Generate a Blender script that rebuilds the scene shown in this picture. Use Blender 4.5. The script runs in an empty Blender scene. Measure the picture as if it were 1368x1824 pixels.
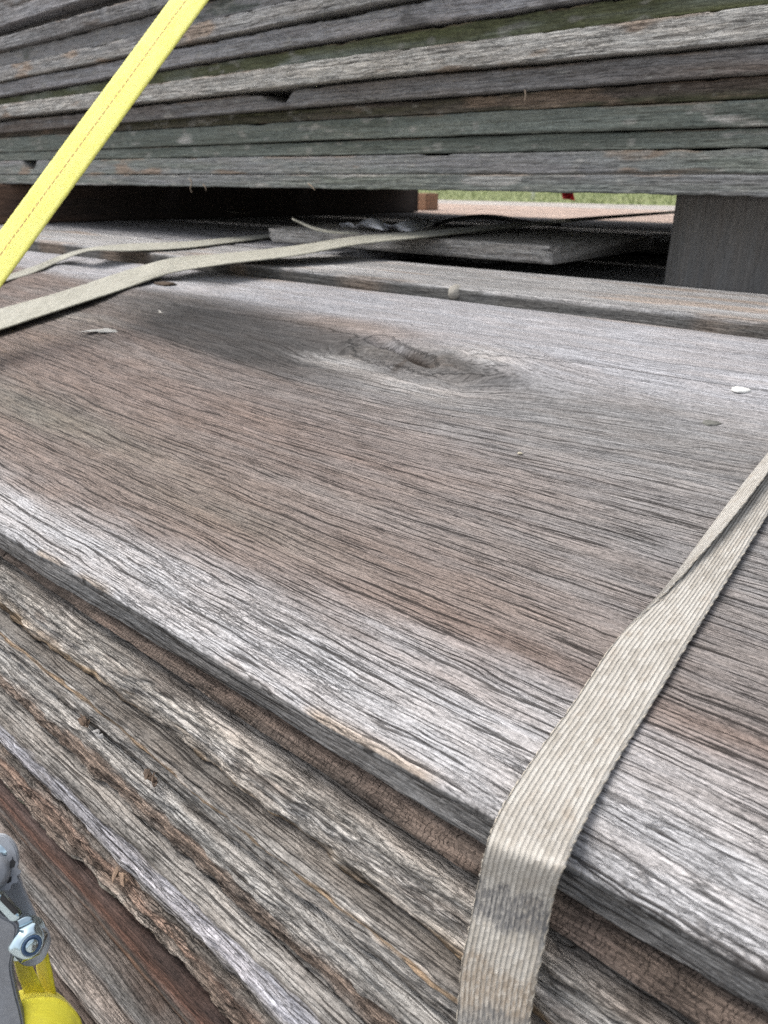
import bpy, bmesh, math, random
import numpy as np
from mathutils import Vector, Matrix
random.seed(7)
C = bpy.context.scene
COL = C.collection

# ------------------------------------------------------------------ camera
F = 1350.0
VPX, VPY = -980.0, 310.0
PITCH = math.atan((912 - VPY) / F)
ALPHA = math.atan((684 - VPX) / (F / math.cos(PITCH)))
fx, fy = -math.cos(ALPHA), math.sin(ALPHA)
cp, sp = math.cos(PITCH), math.sin(PITCH)
cam_d = bpy.data.cameras.new('camera')
cam = bpy.data.objects.new('camera', cam_d)
COL.objects.link(cam)
fwd = Vector((fx * cp, fy * cp, -sp))
rgt = Vector((fy, -fx, 0))
upv = rgt.cross(fwd)
cam.matrix_world = Matrix((rgt, upv, -fwd)).transposed().to_4x4()
cam_d.sensor_fit = 'VERTICAL'
cam_d.sensor_height = 36
cam_d.lens = 36 * F / 1824
cam_d.clip_start = 0.01
cam_d.clip_end = 3000
cam_d.dof.use_dof = True
cam_d.dof.focus_distance = 0.43
cam_d.dof.aperture_fstop = 16
C.camera = cam

# ------------------------------------------------------------------ light
SUN_EL, SUN_AZ = math.radians(58), math.radians(-104)   # az: angle from +Y towards +X
w = bpy.data.worlds.new('World'); C.world = w; w.use_nodes = True
nt = w.node_tree
sky = nt.nodes.new('ShaderNodeTexSky')
sky.sky_type = 'NISHITA'; sky.sun_disc = False
sky.sun_elevation = SUN_EL; sky.sun_rotation = SUN_AZ
sky.air_density = 1.0; sky.dust_density = 4.0; sky.ozone_density = 1.0
hsv = nt.nodes.new('ShaderNodeHueSaturation'); hsv.inputs['Saturation'].default_value = 0.35   # thin cloud: a whiter sky
nt.links.new(sky.outputs[0], hsv.inputs['Color'])
nt.links.new(hsv.outputs[0], nt.nodes['Background'].inputs[0])
nt.nodes['Background'].inputs[1].default_value = 0.15
sd = bpy.data.lights.new('sun', 'SUN'); sun = bpy.data.objects.new('sun', sd); COL.objects.link(sun)
sd.energy = 1.2; sd.angle = math.radians(40); sd.color = (1.0, 0.95, 0.88)
sdir = Vector((math.sin(SUN_AZ) * math.cos(SUN_EL), math.cos(SUN_AZ) * math.cos(SUN_EL), math.sin(SUN_EL)))
sun.rotation_euler = sdir.to_track_quat('Z', 'Y').to_euler()
sun.location = (0, 0, 5)
C.view_settings.view_transform = 'Standard'
C.view_settings.look = 'None'
C.view_settings.gamma = 1
C.cycles.adaptive_threshold = 0.005
C.cycles.use_denoising = False      # keep the fine fibre texture
C.view_settings.exposure = 0.75

# ------------------------------------------------------------------ helpers
def ray(x, y):
    a = (x - 684) / F; b = (912 - y) / F
    h = cp + b * sp
    return np.array([fx * h + a * fy, fy * h - a * fx, -sp + b * cp])
def onZ(x, y, Z):
    r = ray(x, y); return r * (Z / r[2])
def onY(x, y, Y):
    r = ray(x, y); return r * (Y / r[1])
def atd(x, y, d):                       # d metres in front of the lens
    return ray(x, y) * d

def _hash(ix, iy, iz, seed):
    h = (ix.astype(np.int64) * 374761393 + iy.astype(np.int64) * 668265263 + iz.astype(np.int64) * 2147483647 + seed * 1274126177) & 0xffffffff
    h = ((h ^ (h >> 13)) * 1274126177) & 0xffffffff
    h = ((h ^ (h >> 16)) * 2246822519) & 0xffffffff
    h = h ^ (h >> 15)
    return (h & 0xffffff) / float(0xffffff)
def vnoise(x, y, z=0.0, seed=0):
    x, y, z = np.broadcast_arrays(np.asarray(x, float), np.asarray(y, float), np.asarray(z, float))
    ix, iy, iz = np.floor(x), np.floor(y), np.floor(z)
    u, v, t = x - ix, y - iy, z - iz
    u = u * u * (3 - 2 * u); v = v * v * (3 - 2 * v); t = t * t * (3 - 2 * t)
    r = 0
    for a in (0, 1):
        for b in (0, 1):
            for c in (0, 1):
                wgt = (u if a else 1 - u) * (v if b else 1 - v) * (t if c else 1 - t)
                r = r + wgt * _hash(ix + a, iy + b, iz + c, seed)
    return r * 2 - 1
def fbm(x, y, z=0.0, o=4, seed=0, g=0.5):
    r = 0; a = 1.0; n = 0
    for i in range(o):
        r = r + a * vnoise(np.asarray(x) * 2**i, np.asarray(y) * 2**i, np.asarray(z) * 2**i, seed + i * 17)
        n += a; a *= g
    return r / n
def sst(a, b, x):
    t = np.clip((x - a) / (b - a), 0, 1); return t * t * (3 - 2 * t)
def mixc(c1, c2, t):
    t = np.clip(t, 0, 1)[..., None]; return np.asarray(c1) * (1 - t) + np.asarray(c2) * t
def srgb(r, g, b):
    f = lambda v: (v / 255 / 12.92) if v / 255 <= 0.04045 else ((v / 255 + 0.055) / 1.055) ** 2.4
    return (f(r), f(g), f(b))

def tag(o, label, cat, group=None):
    o['label'] = label; o['category'] = cat
    if group: o['group'] = group
    return o
def link(name, me, mat, parent=None):
    o = bpy.data.objects.new(name, me); COL.objects.link(o)
    if mat: me.materials.append(mat)
    if parent: o.parent = parent
    return o
def smooth(me, on=True):
    me.polygons.foreach_set('use_smooth', [on] * len(me.polygons)); me.update()

def grid_mesh(name, P, closed=True, caps=True, uv=None):
    """P (n, m, 3): n stations along, m profile points."""
    n, m, _ = P.shape
    mm = m if closed else m - 1
    i = np.arange(n - 1)[:, None]; j = np.arange(mm)[None, :]
    j2 = (j + 1) % m
    a = i * m + j; b = i * m + j2; c = (i + 1) * m + j2; d = (i + 1) * m + j
    quads = np.stack([a, b, c, d], -1).reshape(-1, 4)
    loops = quads.ravel().tolist(); starts = list(range(0, len(loops), 4))
    if caps and closed:
        starts.append(len(loops)); loops += list(range(m - 1, -1, -1))
        starts.append(len(loops)); loops += [(n - 1) * m + k for k in range(m)]
    me = bpy.data.meshes.new(name)
    me.vertices.add(n * m); me.vertices.foreach_set('co', P.reshape(-1).astype(np.float32))
    me.loops.add(len(loops)); me.loops.foreach_set('vertex_index', np.array(loops, np.int32))
    me.polygons.add(len(starts)); me.polygons.foreach_set('loop_start', np.array(starts, np.int32))
    me.update(calc_edges=True); me.validate()
    if uv is not None:
        at = me.attributes.new('uvw', 'FLOAT_VECTOR', 'POINT')
        at.data.foreach_set('vector', uv.reshape(-1).astype(np.float32))
    smooth(me)
    return me
def set_attr(me, name, arr, typ='FLOAT_VECTOR'):
    at = me.attributes.new(name, typ, 'POINT')
    at.data.foreach_set('vector', np.asarray(arr, np.float32).reshape(-1))

# ------------------------------------------------------------------ materials
class NT:
    def __init__(s, name, rough=0.85):
        s.m = bpy.data.materials.new(name); s.m.use_nodes = True
        s.t = s.m.node_tree; s.b = s.t.nodes['Principled BSDF']
        s.b.inputs['Roughness'].default_value = rough
    def n(s, typ, **kw):
        nd = s.t.nodes.new(typ)
        for k, v in kw.items(): setattr(nd, k, v)
        return nd
    def L(s, a, b): s.t.links.new(a, b)
    def attr(s, name): return s.n('ShaderNodeAttribute', attribute_name=name).outputs['Vector']
    def vm(s, op, a, b=None, scale=None):
        nd = s.n('ShaderNodeVectorMath', operation=op)
        for i, v in ((0, a), (1, b)):
            if v is None: continue
            if isinstance(v, (tuple, list)): nd.inputs[i].default_value = v
            else: s.L(v, nd.inputs[i])
        if scale is not None: nd.inputs['Scale'].default_value = scale
        return nd.outputs[0]
    def mth(s, op, a, b=None, c=None, clamp=False):
        nd = s.n('ShaderNodeMath', operation=op); nd.use_clamp = clamp
        for i, v in enumerate((a, b, c)):
            if v is None: continue
            if isinstance(v, (int, float)): nd.inputs[i].default_value = v
            else: s.L(v, nd.inputs[i])
        return nd.outputs[0]
    def noise(s, vec, mul, detail=3, rough=0.5, dist=0.0, col=False):
        nd = s.n('ShaderNodeTexNoise'); nd.inputs['Scale'].default_value = 1
        nd.inputs['Detail'].default_value = detail; nd.inputs['Roughness'].default_value = rough
        nd.inputs['Distortion'].default_value = dist
        s.L(s.vm('MULTIPLY', vec, mul), nd.inputs['Vector'])
        return nd.outputs[1 if col else 0]
    def vor(s, vec, mul, feature='DISTANCE_TO_EDGE', rand=1.0):
        nd = s.n('ShaderNodeTexVoronoi', feature=feature, voronoi_dimensions='2D'); nd.inputs['Scale'].default_value = 1
        nd.inputs['Randomness'].default_value = rand
        # 2D cells over (x, y + z): cracks cut clean through tops and edges alike
        sep = s.n('ShaderNodeSeparateXYZ'); s.L(vec, sep.inputs[0]); cmb = s.n('ShaderNodeCombineXYZ')
        s.L(s.mth('MULTIPLY', sep.outputs[0], mul[0]), cmb.inputs[0])
        s.L(s.mth('MULTIPLY', s.mth('ADD', sep.outputs[1], sep.outputs[2]), mul[1]), cmb.inputs[1])
        s.L(cmb.outputs[0], nd.inputs['Vector'])
        return nd.outputs['Distance']
    def lines(s, coord, scale, jit):    # 1D cells: thin lines of constant width across 'coord'
        nd = s.n('ShaderNodeTexVoronoi', feature='DISTANCE_TO_EDGE', voronoi_dimensions='1D'); nd.inputs['Scale'].default_value = 1
        s.L(s.mth('ADD', s.mth('MULTIPLY', coord, scale), jit), nd.inputs['W'])
        return nd.outputs['Distance']
    def ss(s, a, b, v):                 # smoothstep
        nd = s.n('ShaderNodeMapRange', interpolation_type='SMOOTHSTEP')
        nd.inputs[1].default_value = a; nd.inputs[2].default_value = b
        s.L(v, nd.inputs[0]); return nd.outputs[0]
    def mix(s, f, a, b, blend='MIX'):
        nd = s.n('ShaderNodeMix', data_type='RGBA', blend_type=blend)
        if isinstance(f, (int, float)): nd.inputs[0].default_value = f
        else: s.L(f, nd.inputs[0])
        for i, v in ((6, a), (7, b)):
            if isinstance(v, (tuple, list)): nd.inputs[i].default_value = (*v, 1) if len(v) == 3 else v
            else: s.L(v, nd.inputs[i])
        return nd.outputs[2]
    def bump(s, h, dist, strength=1.0, normal=None):
        nd = s.n('ShaderNodeBump'); nd.inputs['Distance'].default_value = dist
        nd.inputs['Strength'].default_value = strength; s.L(h, nd.inputs['Height'])
        if normal is not None: s.L(normal, nd.inputs['Normal'])
        return nd.outputs[0]

def wood_mat(name, crack_scale=1.0, con=1.0):
    """Weathered grey timber. 'grain' = coordinates with X along the fibre, 'tone' = base colour,
    'kind' = (crackle, long cracks, cross ribs)."""
    k = NT(name, 0.88)
    G = k.attr('grain'); tone = k.attr('tone'); kd = k.n('ShaderNodeSeparateXYZ'); k.L(k.attr('kind'), kd.inputs[0])
    wob = k.vm('SUBTRACT', k.noise(G, (9, 30, 30), 3, 0.55, col=True), (0.5, 0.5, 0.5))
    Gw = k.vm('ADD', G, k.vm('MULTIPLY', wob, (0.0, 0.008, 0.0)))
    wob2 = k.vm('SUBTRACT', k.noise(G, (26, 110, 110), 3, 0.55, col=True), (0.5, 0.5, 0.5))
    Gw = k.vm('ADD', Gw, k.vm('MULTIPLY', wob2, (0.002, 0.0015, 0.0)))
    s = crack_scale
    fine = k.noise(Gw, (16, 800 * s, 800 * s), 3, 0.65)
    dash = k.noise(Gw, (110, 950 * s, 950 * s), 2, 0.6)
    med = k.noise(Gw, (4.5, 190 * s, 190 * s), 4, 0.6)
    broad = k.noise(Gw, (5, 30, 30), 4, 0.6)
    speck = k.noise(G, (420, 900, 900), 2, 0.6)
    # long cracks: ridge lines of stretched noise, broken up by masks
    gs = k.n('ShaderNodeSeparateXYZ'); k.L(Gw, gs.inputs[0]); across = k.mth('ADD', gs.outputs[1], gs.outputs[2])
    def crack(mul, mmul, wid, lo, hi):
        jit = k.mth('MULTIPLY', k.noise(G, (mul[0] * 3.2, mul[1] * .45, mul[1] * .45), 3, 0.5), 1.35)
        e = k.lines(across, mul[1], jit)
        msk = k.ss(lo, hi, k.noise(Gw, mmul, 3, 0.6))
        q = k.mth('DIVIDE', e, k.mth('MULTIPLY_ADD', msk, wid, 0.0005))
        return k.mth('MULTIPLY', k.mth('SUBTRACT', 1.0, k.ss(0.2, 1.0, q)), k.mth('MULTIPLY_ADD', msk, 0.7, k.mth('MULTIPLY', k.ss(0.0, 0.1, msk), 0.3)))
    c1 = crack((2.6, 115 * s, 115 * s), (11, 110, 110), 0.09, 0.42, 0.60)
    c2 = crack((7, 235 * s, 235 * s), (24, 170, 170), 0.12, 0.40, 0.60)
    c3 = crack((20, 430 * s, 430 * s), (30, 200, 200), 0.13, 0.42, 0.64)
    cr = k.mth('MAXIMUM', c1, k.mth('MAXIMUM', k.mth('MULTIPLY', c2, 0.95), k.mth('MULTIPLY', c3, 0.7)))
    cr = k.mth('MULTIPLY', cr, kd.outputs[1], clamp=True)
    # crackle (weathered bark like flakes)
    dw = k.vm('SUBTRACT', k.noise(G, (150, 240, 240), 3, 0.6, col=True), (0.5, 0.5, 0.5))
    Gc = k.vm('ADD', G, k.vm('MULTIPLY', dw, (0.006, 0.0022, 0.0022)))
    v1 = k.vor(Gc, (34, 230, 230)); v2 = k.vor(Gc, (95, 560, 560))
    ck = k.mth('MAXIMUM', k.mth('SUBTRACT', 1.0, k.ss(0.0, 0.08, v1)), k.mth('MULTIPLY', k.mth('SUBTRACT', 1.0, k.ss(0.0, 0.12, v2)), 0.55))
    ckm = k.ss(0.38, 0.62, k.noise(G, (30, 70, 70), 3, 0.5))
    ck = k.mth('MULTIPLY', k.mth('MULTIPLY', ck, k.mth('MULTIPLY_ADD', ckm, 0.8, 0.2)), kd.outputs[0], clamp=True)
    # cross ribs
    vr = k.lines(gs.outputs[0], 420, k.mth('MULTIPLY', k.noise(G, (70, 260, 260), 3, 0.6), 3.2)); rb = k.mth('MULTIPLY', k.mth('SUBTRACT', k.ss(0.36, 0.56, k.noise(G, (150, 420, 420), 2, 0.6)), k.ss(0.0, 0.10, vr)), kd.outputs[2], clamp=True)
    dark = k.mth('MAXIMUM', cr, k.mth('MAXIMUM', ck, rb))
    fm = k.mth('ADD', k.mth('MULTIPLY', k.mth('SUBTRACT', fine, 0.5), 2.0), k.mth('MULTIPLY', k.mth('SUBTRACT', med, 0.5), 0.65))
    fm = k.mth('ADD', fm, k.mth('MULTIPLY', k.mth('SUBTRACT', broad, 0.5), 0.6))
    fm = k.mth('ADD', fm, k.mth('MULTIPLY', k.mth('SUBTRACT', speck, 0.5), 1.6))
    fm = k.mth('ADD', fm, k.mth('MULTIPLY', k.mth('SUBTRACT', dash, 0.5), 1.5))
    mul = k.mth('MAXIMUM', k.mth('MULTIPLY_ADD', fm, con, 1.0), 0.22)
    colr = k.vm('SCALE', tone, None); k.L(mul, k.t.nodes[-1].inputs['Scale'])
    # slightly warm / cool drift between fibres
    drift = k.ss(0.35, 0.65, k.noise(Gw, (12, 90, 90), 3, 0.6))
    colr = k.mix(k.mth('MULTIPLY', drift, 0.35), colr, k.vm('MULTIPLY', colr, (1.08, 0.97, 0.88)))
    colr = k.mix(k.mth('MULTIPLY', dark, 0.86), colr, (0.018, 0.014, 0.012))
    k.L(colr, k.b.inputs['Base Color'])
    h = k.mth('SUBTRACT', k.mth('ADD', k.mth('MULTIPLY', fine, 0.35), k.mth('MULTIPLY', med, 0.35)), k.mth('MULTIPLY', dark, 1.0))
    h = k.mth('ADD', h, k.mth('ADD', k.mth('MULTIPLY', speck, 0.15), k.mth('MULTIPLY', dash, 0.25)))
    k.L(k.bump(h, 0.0016, 1.0), k.b.inputs['Normal'])
    k.b.inputs['Specular IOR Level'].default_value = 0.25
    return k.m

WOOD = wood_mat('weathered_wood')
WOOD_FAR = wood_mat('weathered_wood_edge', 0.75, 0.7)
WOOD_SOFT = wood_mat('squared_timber', 0.6, 0.42)
WOOD_PILE = wood_mat('weathered_wood_split', 0.9, 1.0)

def webbing_mat(name, c1, c2, pitch, dash, stain=None, stitch=False, contrast=1.0, bumpd=0.0006, dirt=0.5):
    """uvw = (across m, along m, 0)."""
    k = NT(name, 0.7)
    U = k.attr('uvw'); s = k.n('ShaderNodeSeparateXYZ'); k.L(U, s.inputs[0])
    u0 = s.outputs[0]; v0 = s.outputs[1]
    wb = k.mth('MULTIPLY', k.mth('SUBTRACT', k.noise(U, (150, 150, 1), 2), 0.5), pitch * 0.35)
    u = k.mth('DIVIDE', k.mth('ADD', u0, wb), pitch)
    col = k.mth('FLOOR', u); fu = k.mth('FRACT', u)
    # each warp yarn shifts its dashes by a pseudo random fraction
    sh = k.mth('ADD', k.mth('MULTIPLY', col, 0.34), k.mth('MULTIPLY', k.mth('SINE', k.mth('MULTIPLY', col, 2.1)), 0.12))
    v = k.mth('ADD', k.mth('DIVIDE', v0, dash), sh)
    fv = k.mth('FRACT', v)
    hu = k.mth('SINE', k.mth('MULTIPLY', fu, math.pi)); hv = k.mth('SINE', k.mth('MULTIPLY', fv, math.pi))
    h = k.mth('MULTIPLY', k.mth('POWER', hu, 0.7), k.mth('MULTIPLY_ADD', k.mth('POWER', hv, 0.6), 0.38, 0.62))
    cid = k.n('ShaderNodeCombineXYZ'); k.L(col, cid.inputs[0]); k.L(k.mth('FLOOR', v), cid.inputs[1])
    wn = k.n('ShaderNodeTexWhiteNoise'); k.L(cid.outputs[0], wn.inputs['Vector'])
    rnd = wn.outputs['Value']
    fib = k.noise(U, (4200, 500, 1), 2)
    big = k.noise(U, (45, 30, 1), 4, 0.6)
    f = k.mth('ADD', k.mth('MULTIPLY', rnd, 0.8), k.mth('MULTIPLY', k.ss(0.35, 0.65, big), 0.6), clamp=True)
    c = k.mix(f, c1, c2)
    c = k.mix(k.mth('MULTIPLY', k.mth('SUBTRACT', 1.0, k.ss(0.0, 0.6, h)), 0.75 * contrast), c, tuple(v * 0.28 for v in c1))
    c = k.mix(k.mth('MULTIPLY', k.ss(0.3, 0.8, fib), 0.25 * contrast), c, tuple(v * 0.6 for v in c1))
    if dirt: c = k.mix(k.mth('MULTIPLY', k.ss(0.5, 0.72, k.noise(U, (110, 60, 1), 5, 0.65)), dirt), c, (0.26, 0.2, 0.14))
    if stain:
        for (v_at, wid, scol, amt) in stain:    # v = 0 where the strap bends over the board edge
            jag = k.mth('MULTIPLY', k.mth('SUBTRACT', k.noise(U, (120, 60, 1), 5, 0.75), 0.5), wid * 3.2)
            d = k.mth('ABSOLUTE', k.mth('SUBTRACT', k.mth('ADD', k.mth('ADD', v0, jag), k.mth('MULTIPLY', u0, -0.18)), v_at))
            e = k.mth('MULTIPLY', k.mth('SUBTRACT', 1.0, k.ss(wid * 0.35, wid, d)), k.mth('MULTIPLY_ADD', k.ss(0.35, 0.6, k.noise(U, (1500, 260, 1), 3, 0.7)), amt, amt * 0.3), clamp=True)
            c = k.mix(e, c, scol)
    if stitch:
        wv = k.mth('ABSOLUTE', k.mth('ADD', u0, k.mth('MULTIPLY', k.mth('SUBTRACT', k.noise(U, (1, 25, 1), 2), 0.5), 0.001)))
        on = k.mth('MULTIPLY', k.mth('LESS_THAN', wv, 0.0011), k.mth('LESS_THAN', k.mth('FRACT', k.mth('DIVIDE', v0, 0.0075)), 0.72))
        c = k.mix(k.mth('MULTIPLY', on, 0.95), c, (0.42, 0.17, 0.03))
        h = k.mth('SUBTRACT', h, k.mth('MULTIPLY', on, 0.6))
    k.L(c, k.b.inputs['Base Color'])
    hh = k.mth('ADD', h, k.mth('MULTIPLY', fib, 0.25))
    k.L(k.bump(hh, bumpd, 1.0), k.b.inputs['Normal'])
    k.b.inputs['Sheen Weight'].default_value = 0.15
    return k.m

def plain_mat(name, c, rough=0.6, metal=0.0, var=0.25, scale=300, bump=0.0002):
    k = NT(name, rough); k.b.inputs['Metallic'].default_value = metal
    tc = k.n('ShaderNodeTexCoord').outputs['Object']
    n = k.noise(tc, (scale,) * 3, 4, 0.6); n2 = k.noise(tc, (scale * .12,) * 3, 3, 0.6)
    f = k.mth('MULTIPLY', k.mth('ADD', n, n2), 0.5)
    k.L(k.mix(k.ss(0.3, 0.7, f), tuple(v * (1 - var) for v in c), tuple(min(1, v * (1 + var)) for v in c)), k.b.inputs['Base Color'])
    k.L(k.mth('MULTIPLY_ADD', k.ss(0.3, 0.7, n2), 0.25, rough - 0.12), k.b.inputs['Roughness'])
    k.L(k.bump(n, bump), k.b.inputs['Normal'])
    return k.m

# ------------------------------------------------------------------ ground (structure)
def ground_mat():
    k = NT('grass_and_gravel', 0.95)
    tc = k.n('ShaderNodeTexCoord').outputs['Object']
    sp_ = k.n('ShaderNodeSeparateXYZ'); k.L(tc, sp_.inputs[0])
    n = k.noise(tc, (2.5, 2.5, 2.5), 6, 0.7); n2 = k.noise(tc, (0.3, 0.3, .3), 4, 0.6); fn = k.noise(tc, (30, 30, 30), 3, .7)
    g = k.mix(k.ss(0.35, 0.65, n), (0.13, 0.16, 0.06), (0.27, 0.30, 0.13))
    g = k.mix(k.ss(0.45, 0.7, n2), g, (0.26, 0.27, 0.12))
    gr = k.mix(k.ss(0.3, 0.7, fn), (0.26, 0.25, 0.235), (0.48, 0.46, 0.43))
    edge = k.mth('ADD', sp_.outputs[1], k.mth('MULTIPLY', n2, 6.0))
    k.L(k.mix(k.ss(26, 28.5, edge), gr, g), k.b.inputs['Base Color'])
    k.L(k.bump(n, 0.1), k.b.inputs['Normal'])
    return k.m
GZ = -1.15
xs = np.concatenate([-np.geomspace(1500, 1, 60), np.linspace(-.8, .8, 5), np.geomspace(1, 1500, 60)])
ys = xs.copy()
XX, YY = np.meshgrid(xs, ys, indexing='ij')
ZZ = GZ + 0.03 * fbm(XX * .5, YY * .5, 0, 3) * np.clip((np.hypot(XX, YY) - 4) / 10, 0, 1)
gme = grid_mesh('ground', np.stack([XX, YY, ZZ], -1), closed=False, caps=False)
gme.flip_normals()
ground = link('ground', gme, ground_mat()); ground['kind'] = 'structure'

# grass tufts where the field shows through the gap
def grass():
    rng = np.random.default_rng(3)
    V = []; Fc = []
    c0 = onZ(950, 346, GZ)
    for i in range(9000):
        r = ray(rng.uniform(560, 1380), 0); d = np.array([r[0], r[1]]); d /= np.linalg.norm(d)
        dist = rng.uniform(34, 75) 
        # spread over a wide wedge of field
        x, y = d * dist
        if y < 25: continue
        h = rng.uniform(.06, .2); wd = rng.uniform(.015, .04); a = rng.uniform(0, math.pi)
        dx, dy = math.cos(a) * wd, math.sin(a) * wd; lx, ly = rng.normal(0, .05, 2)
        b = len(V); V += [(x - dx, y - dy, GZ - .03), (x + dx, y + dy, GZ - .03), (x + lx, y + ly, GZ + h)]; Fc.append((b, b + 1, b + 2))
    me = bpy.data.meshes.new('grass'); me.from_pydata(V, [], Fc)
    o = link('grass', me, plain_mat('grass_blade', (0.24, 0.28, 0.12), 0.8, 0, .4, 3)); o['kind'] = 'stuff'
    o['label'] = 'green grass in the field seen through the gap'; o['category'] = 'grass'
grass()

# ------------------------------------------------------------------ planks
def stations(x0, x1, n, near=0.12):
    """denser near x = 0 (next to the lens)."""
    u = np.linspace(0, 1, n)
    f = lambda x: np.arcsinh(x / near)
    return near * np.sinh(f(x0) + (f(x1) - f(x0)) * u)

def plank(name, X, yf, width, zb, zt, nf=14, nt_=10, ntb=2, rc=0.002, rough=0.0008, wave=0.0015, seed=0,
          tone=None, kind=(0.3, 0.8, 0.0), topfun=None, slant=0.0, mat=None, label=None, cat='plank', group=None,
          topy=None, edge_lump=0.0, endjit=0.0, frontprof=None):
    """Long board: profile swept along X. yf, zb, zt are functions of X (front face, bottom, top)."""
    n = len(X)
    # profile in (front->back param, bottom->top param): list of (side, t)
    prof = []
    prof.append(('b', 1.0)); prof += [('b', t) for t in np.linspace(1, 0, ntb + 1)[1:-1]]
    prof += [('cb', a) for a in (0.0, 0.5, 1.0)]
    prof += [('f', t) for t in np.linspace(0, 1, nf + 2)[1:-1]]
    prof += [('ct', a) for a in (0.0, 0.5, 1.0)]
    tt = topy if topy is not None else np.linspace(0, 1, nt_ + 2)[1:-1]
    prof += [('t', t) for t in tt]
    prof += [('t', 1.0)]
    m = len(prof)
    P = np.zeros((n, m, 3)); mask = np.zeros((n, m))      # mask: 1 on front
    yF, zB, zT = yf(X), zb(X), zt(X)
    wv = wave * fbm(X * 9, seed * 7.3, 0, 4, seed)
    wv2 = wave * fbm(X * 9 + 50, seed * 7.3, 0, 4, seed + 5)
    for j, (s, t) in enumerate(prof):
        if s == 'b': y = rc + t * (width - rc); z = zB + 0 * X
        elif s == 'cb': y = rc * (1 - math.sin(t * math.pi / 2)); z = zB + rc * (1 - math.cos(t * math.pi / 2))
        elif s == 'f': y = 0; z = zB + rc + t * (zT - zB - 2 * rc)
        elif s == 'ct': y = rc * (1 - math.cos(t * math.pi / 2)); z = zT - rc * (1 - math.sin(t * math.pi / 2))
        else: y = rc + t * (width - rc); z = zT + 0 * X
        if s in ('f', 'cb', 'ct'):
            fr = (z - zB) / np.maximum(zT - zB, 1e-5)
            y = y + wv * fr + wv2 * (1 - fr) + slant * fr
            if frontprof is not None: y = y - frontprof(fr, X)
            y = y - edge_lump * np.maximum(0, fbm(X * 28, z * 60, seed, 3, seed + 3)) 
            y = y + rough * 1.1 * fbm(X * 14, z * 520, seed, 4, seed + 9, .65) + rough * .7 * fbm(X * 90, z * 420, seed, 3, seed + 11)
            if s == 'ct': z = z + 0.35 * rough * fbm(X * 60, j * .3, 0, 3, seed + 2)
            if s == 'cb': z = z + 0.5 * rough * fbm(X * 50, j * .3, 3, 3, seed + 4)
        elif s == 't':
            y = y + (wv + slant) * (1 - t) ** 2
            if frontprof is not None: y = y - frontprof(np.ones(n), X) * (1 - t) ** 2
        yy = yF + y
        if s in ('t', 'ct') and topfun is not None: z = z + topfun(X, yy)
        P[:, j, 0] = X; P[:, j, 1] = yy; P[:, j, 2] = z
    if endjit:
        e = endjit * np.array([vnoise(j * .9, seed) for j in range(m)])
        P[0, :, 0] += e; P[-1, :, 0] += e
    me = grid_mesh(name, P)
    Xv, Yv, Zv = P[..., 0], P[..., 1], P[..., 2]
    off = seed * 1.37
    gr = P.copy(); gr[..., 0] += off * 3; gr[..., 1] += off; gr[..., 2] += off * .7
    set_attr(me, 'grain', gr)
    fr = np.clip((Zv - zB[:, None]) / np.maximum((zT - zB)[:, None], 1e-5), 0, 1)
    tn = tone(Xv, Yv, Zv, fr) if callable(tone) else np.broadcast_to(np.asarray(tone, float), P.shape)
    set_attr(me, 'tone', tn)
    kk = kind(Xv, Yv, Zv, fr) if callable(kind) else np.broadcast_to(np.asarray(kind, float), P.shape)
    set_attr(me, 'kind', kk)
    o = link(name, me, mat or WOOD)
    if label: tag(o, label, cat, group)
    return o

def const(v): return lambda X: np.full_like(X, v)
def two(ca, cb, fxs=3, fz=60, seed=0, cc=None, camt=0.0):
    def f(X, Y, Z, fr):
        t = 0.5 + 0.9 * fbm(X * fxs, Z * fz, Y * fz * .5, 4, seed)
        c = mixc(ca, cb, t)
        if cc is not None: c = mixc_arr(c, cc, sst(1 - camt * 1.2 - .25, 1 - camt * .6 + .15, .5 + .8 * fbm(X * fxs * 2, Z * fz * 1.3, Y * 10, 4, seed + 31)))
        return c
    return f
def mixc_arr(a, b, t):
    t = np.clip(t, 0, 1)[..., None]; return a * (1 - t) + np.asarray(b) * t

# --- the big top board --------------------------------------------------------
YN, YB = 0.1893, 0.705
def zmain(Y):
    q = np.clip((YB - Y) / (YB - .18), 0, 1.1)
    return -.1315 - .0905 * q ** 1.25
def bd(x, y):                            # pixel -> point on the top board (for placing stains, nails, straps)
    r = ray(x, y); t = .3
    for _ in range(60):
        Y = r[1] * t; t = t + .6 * (zmain(Y) / r[2] - t)
    return r * t
KN = bd(735, 645)
print('knot', KN)
def knot_bump(X, Y):
    dx, dy = X - KN[0], Y - KN[1]
    b = 0.008 * np.exp(-((dx / .10) ** 2 + (dy / .030) ** 2))
    # crescent hollow
    xa = dx + .01
    yc = dy - .006 + 0.30 * xa + 4.0 * xa ** 2 * 0
    c = -0.015 * np.exp(-((yc / .0085) ** 2)) * sst(-.075, -.035, xa) * (1 - sst(.02, .05, xa))
    c += -0.0045 * np.exp(-(((dy + .028) + .15 * dx) / .004) ** 2) * sst(-.03, -.01, dx) * (1 - sst(.03, .06, dx)) * (.6 + .4 * vnoise(X * 120, Y * 10))
    c += -0.004 * np.exp(-(((X - KS[0]) / .006) ** 2 + ((Y - KS[1]) / .005) ** 2))
    lump = 0.003 * fbm(X * 45, Y * 110, 0, 3, 77) * np.exp(-((dx / .11) ** 2 + (dy / .045) ** 2))
    return b + c + lump
KS = bd(616, 632)
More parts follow.
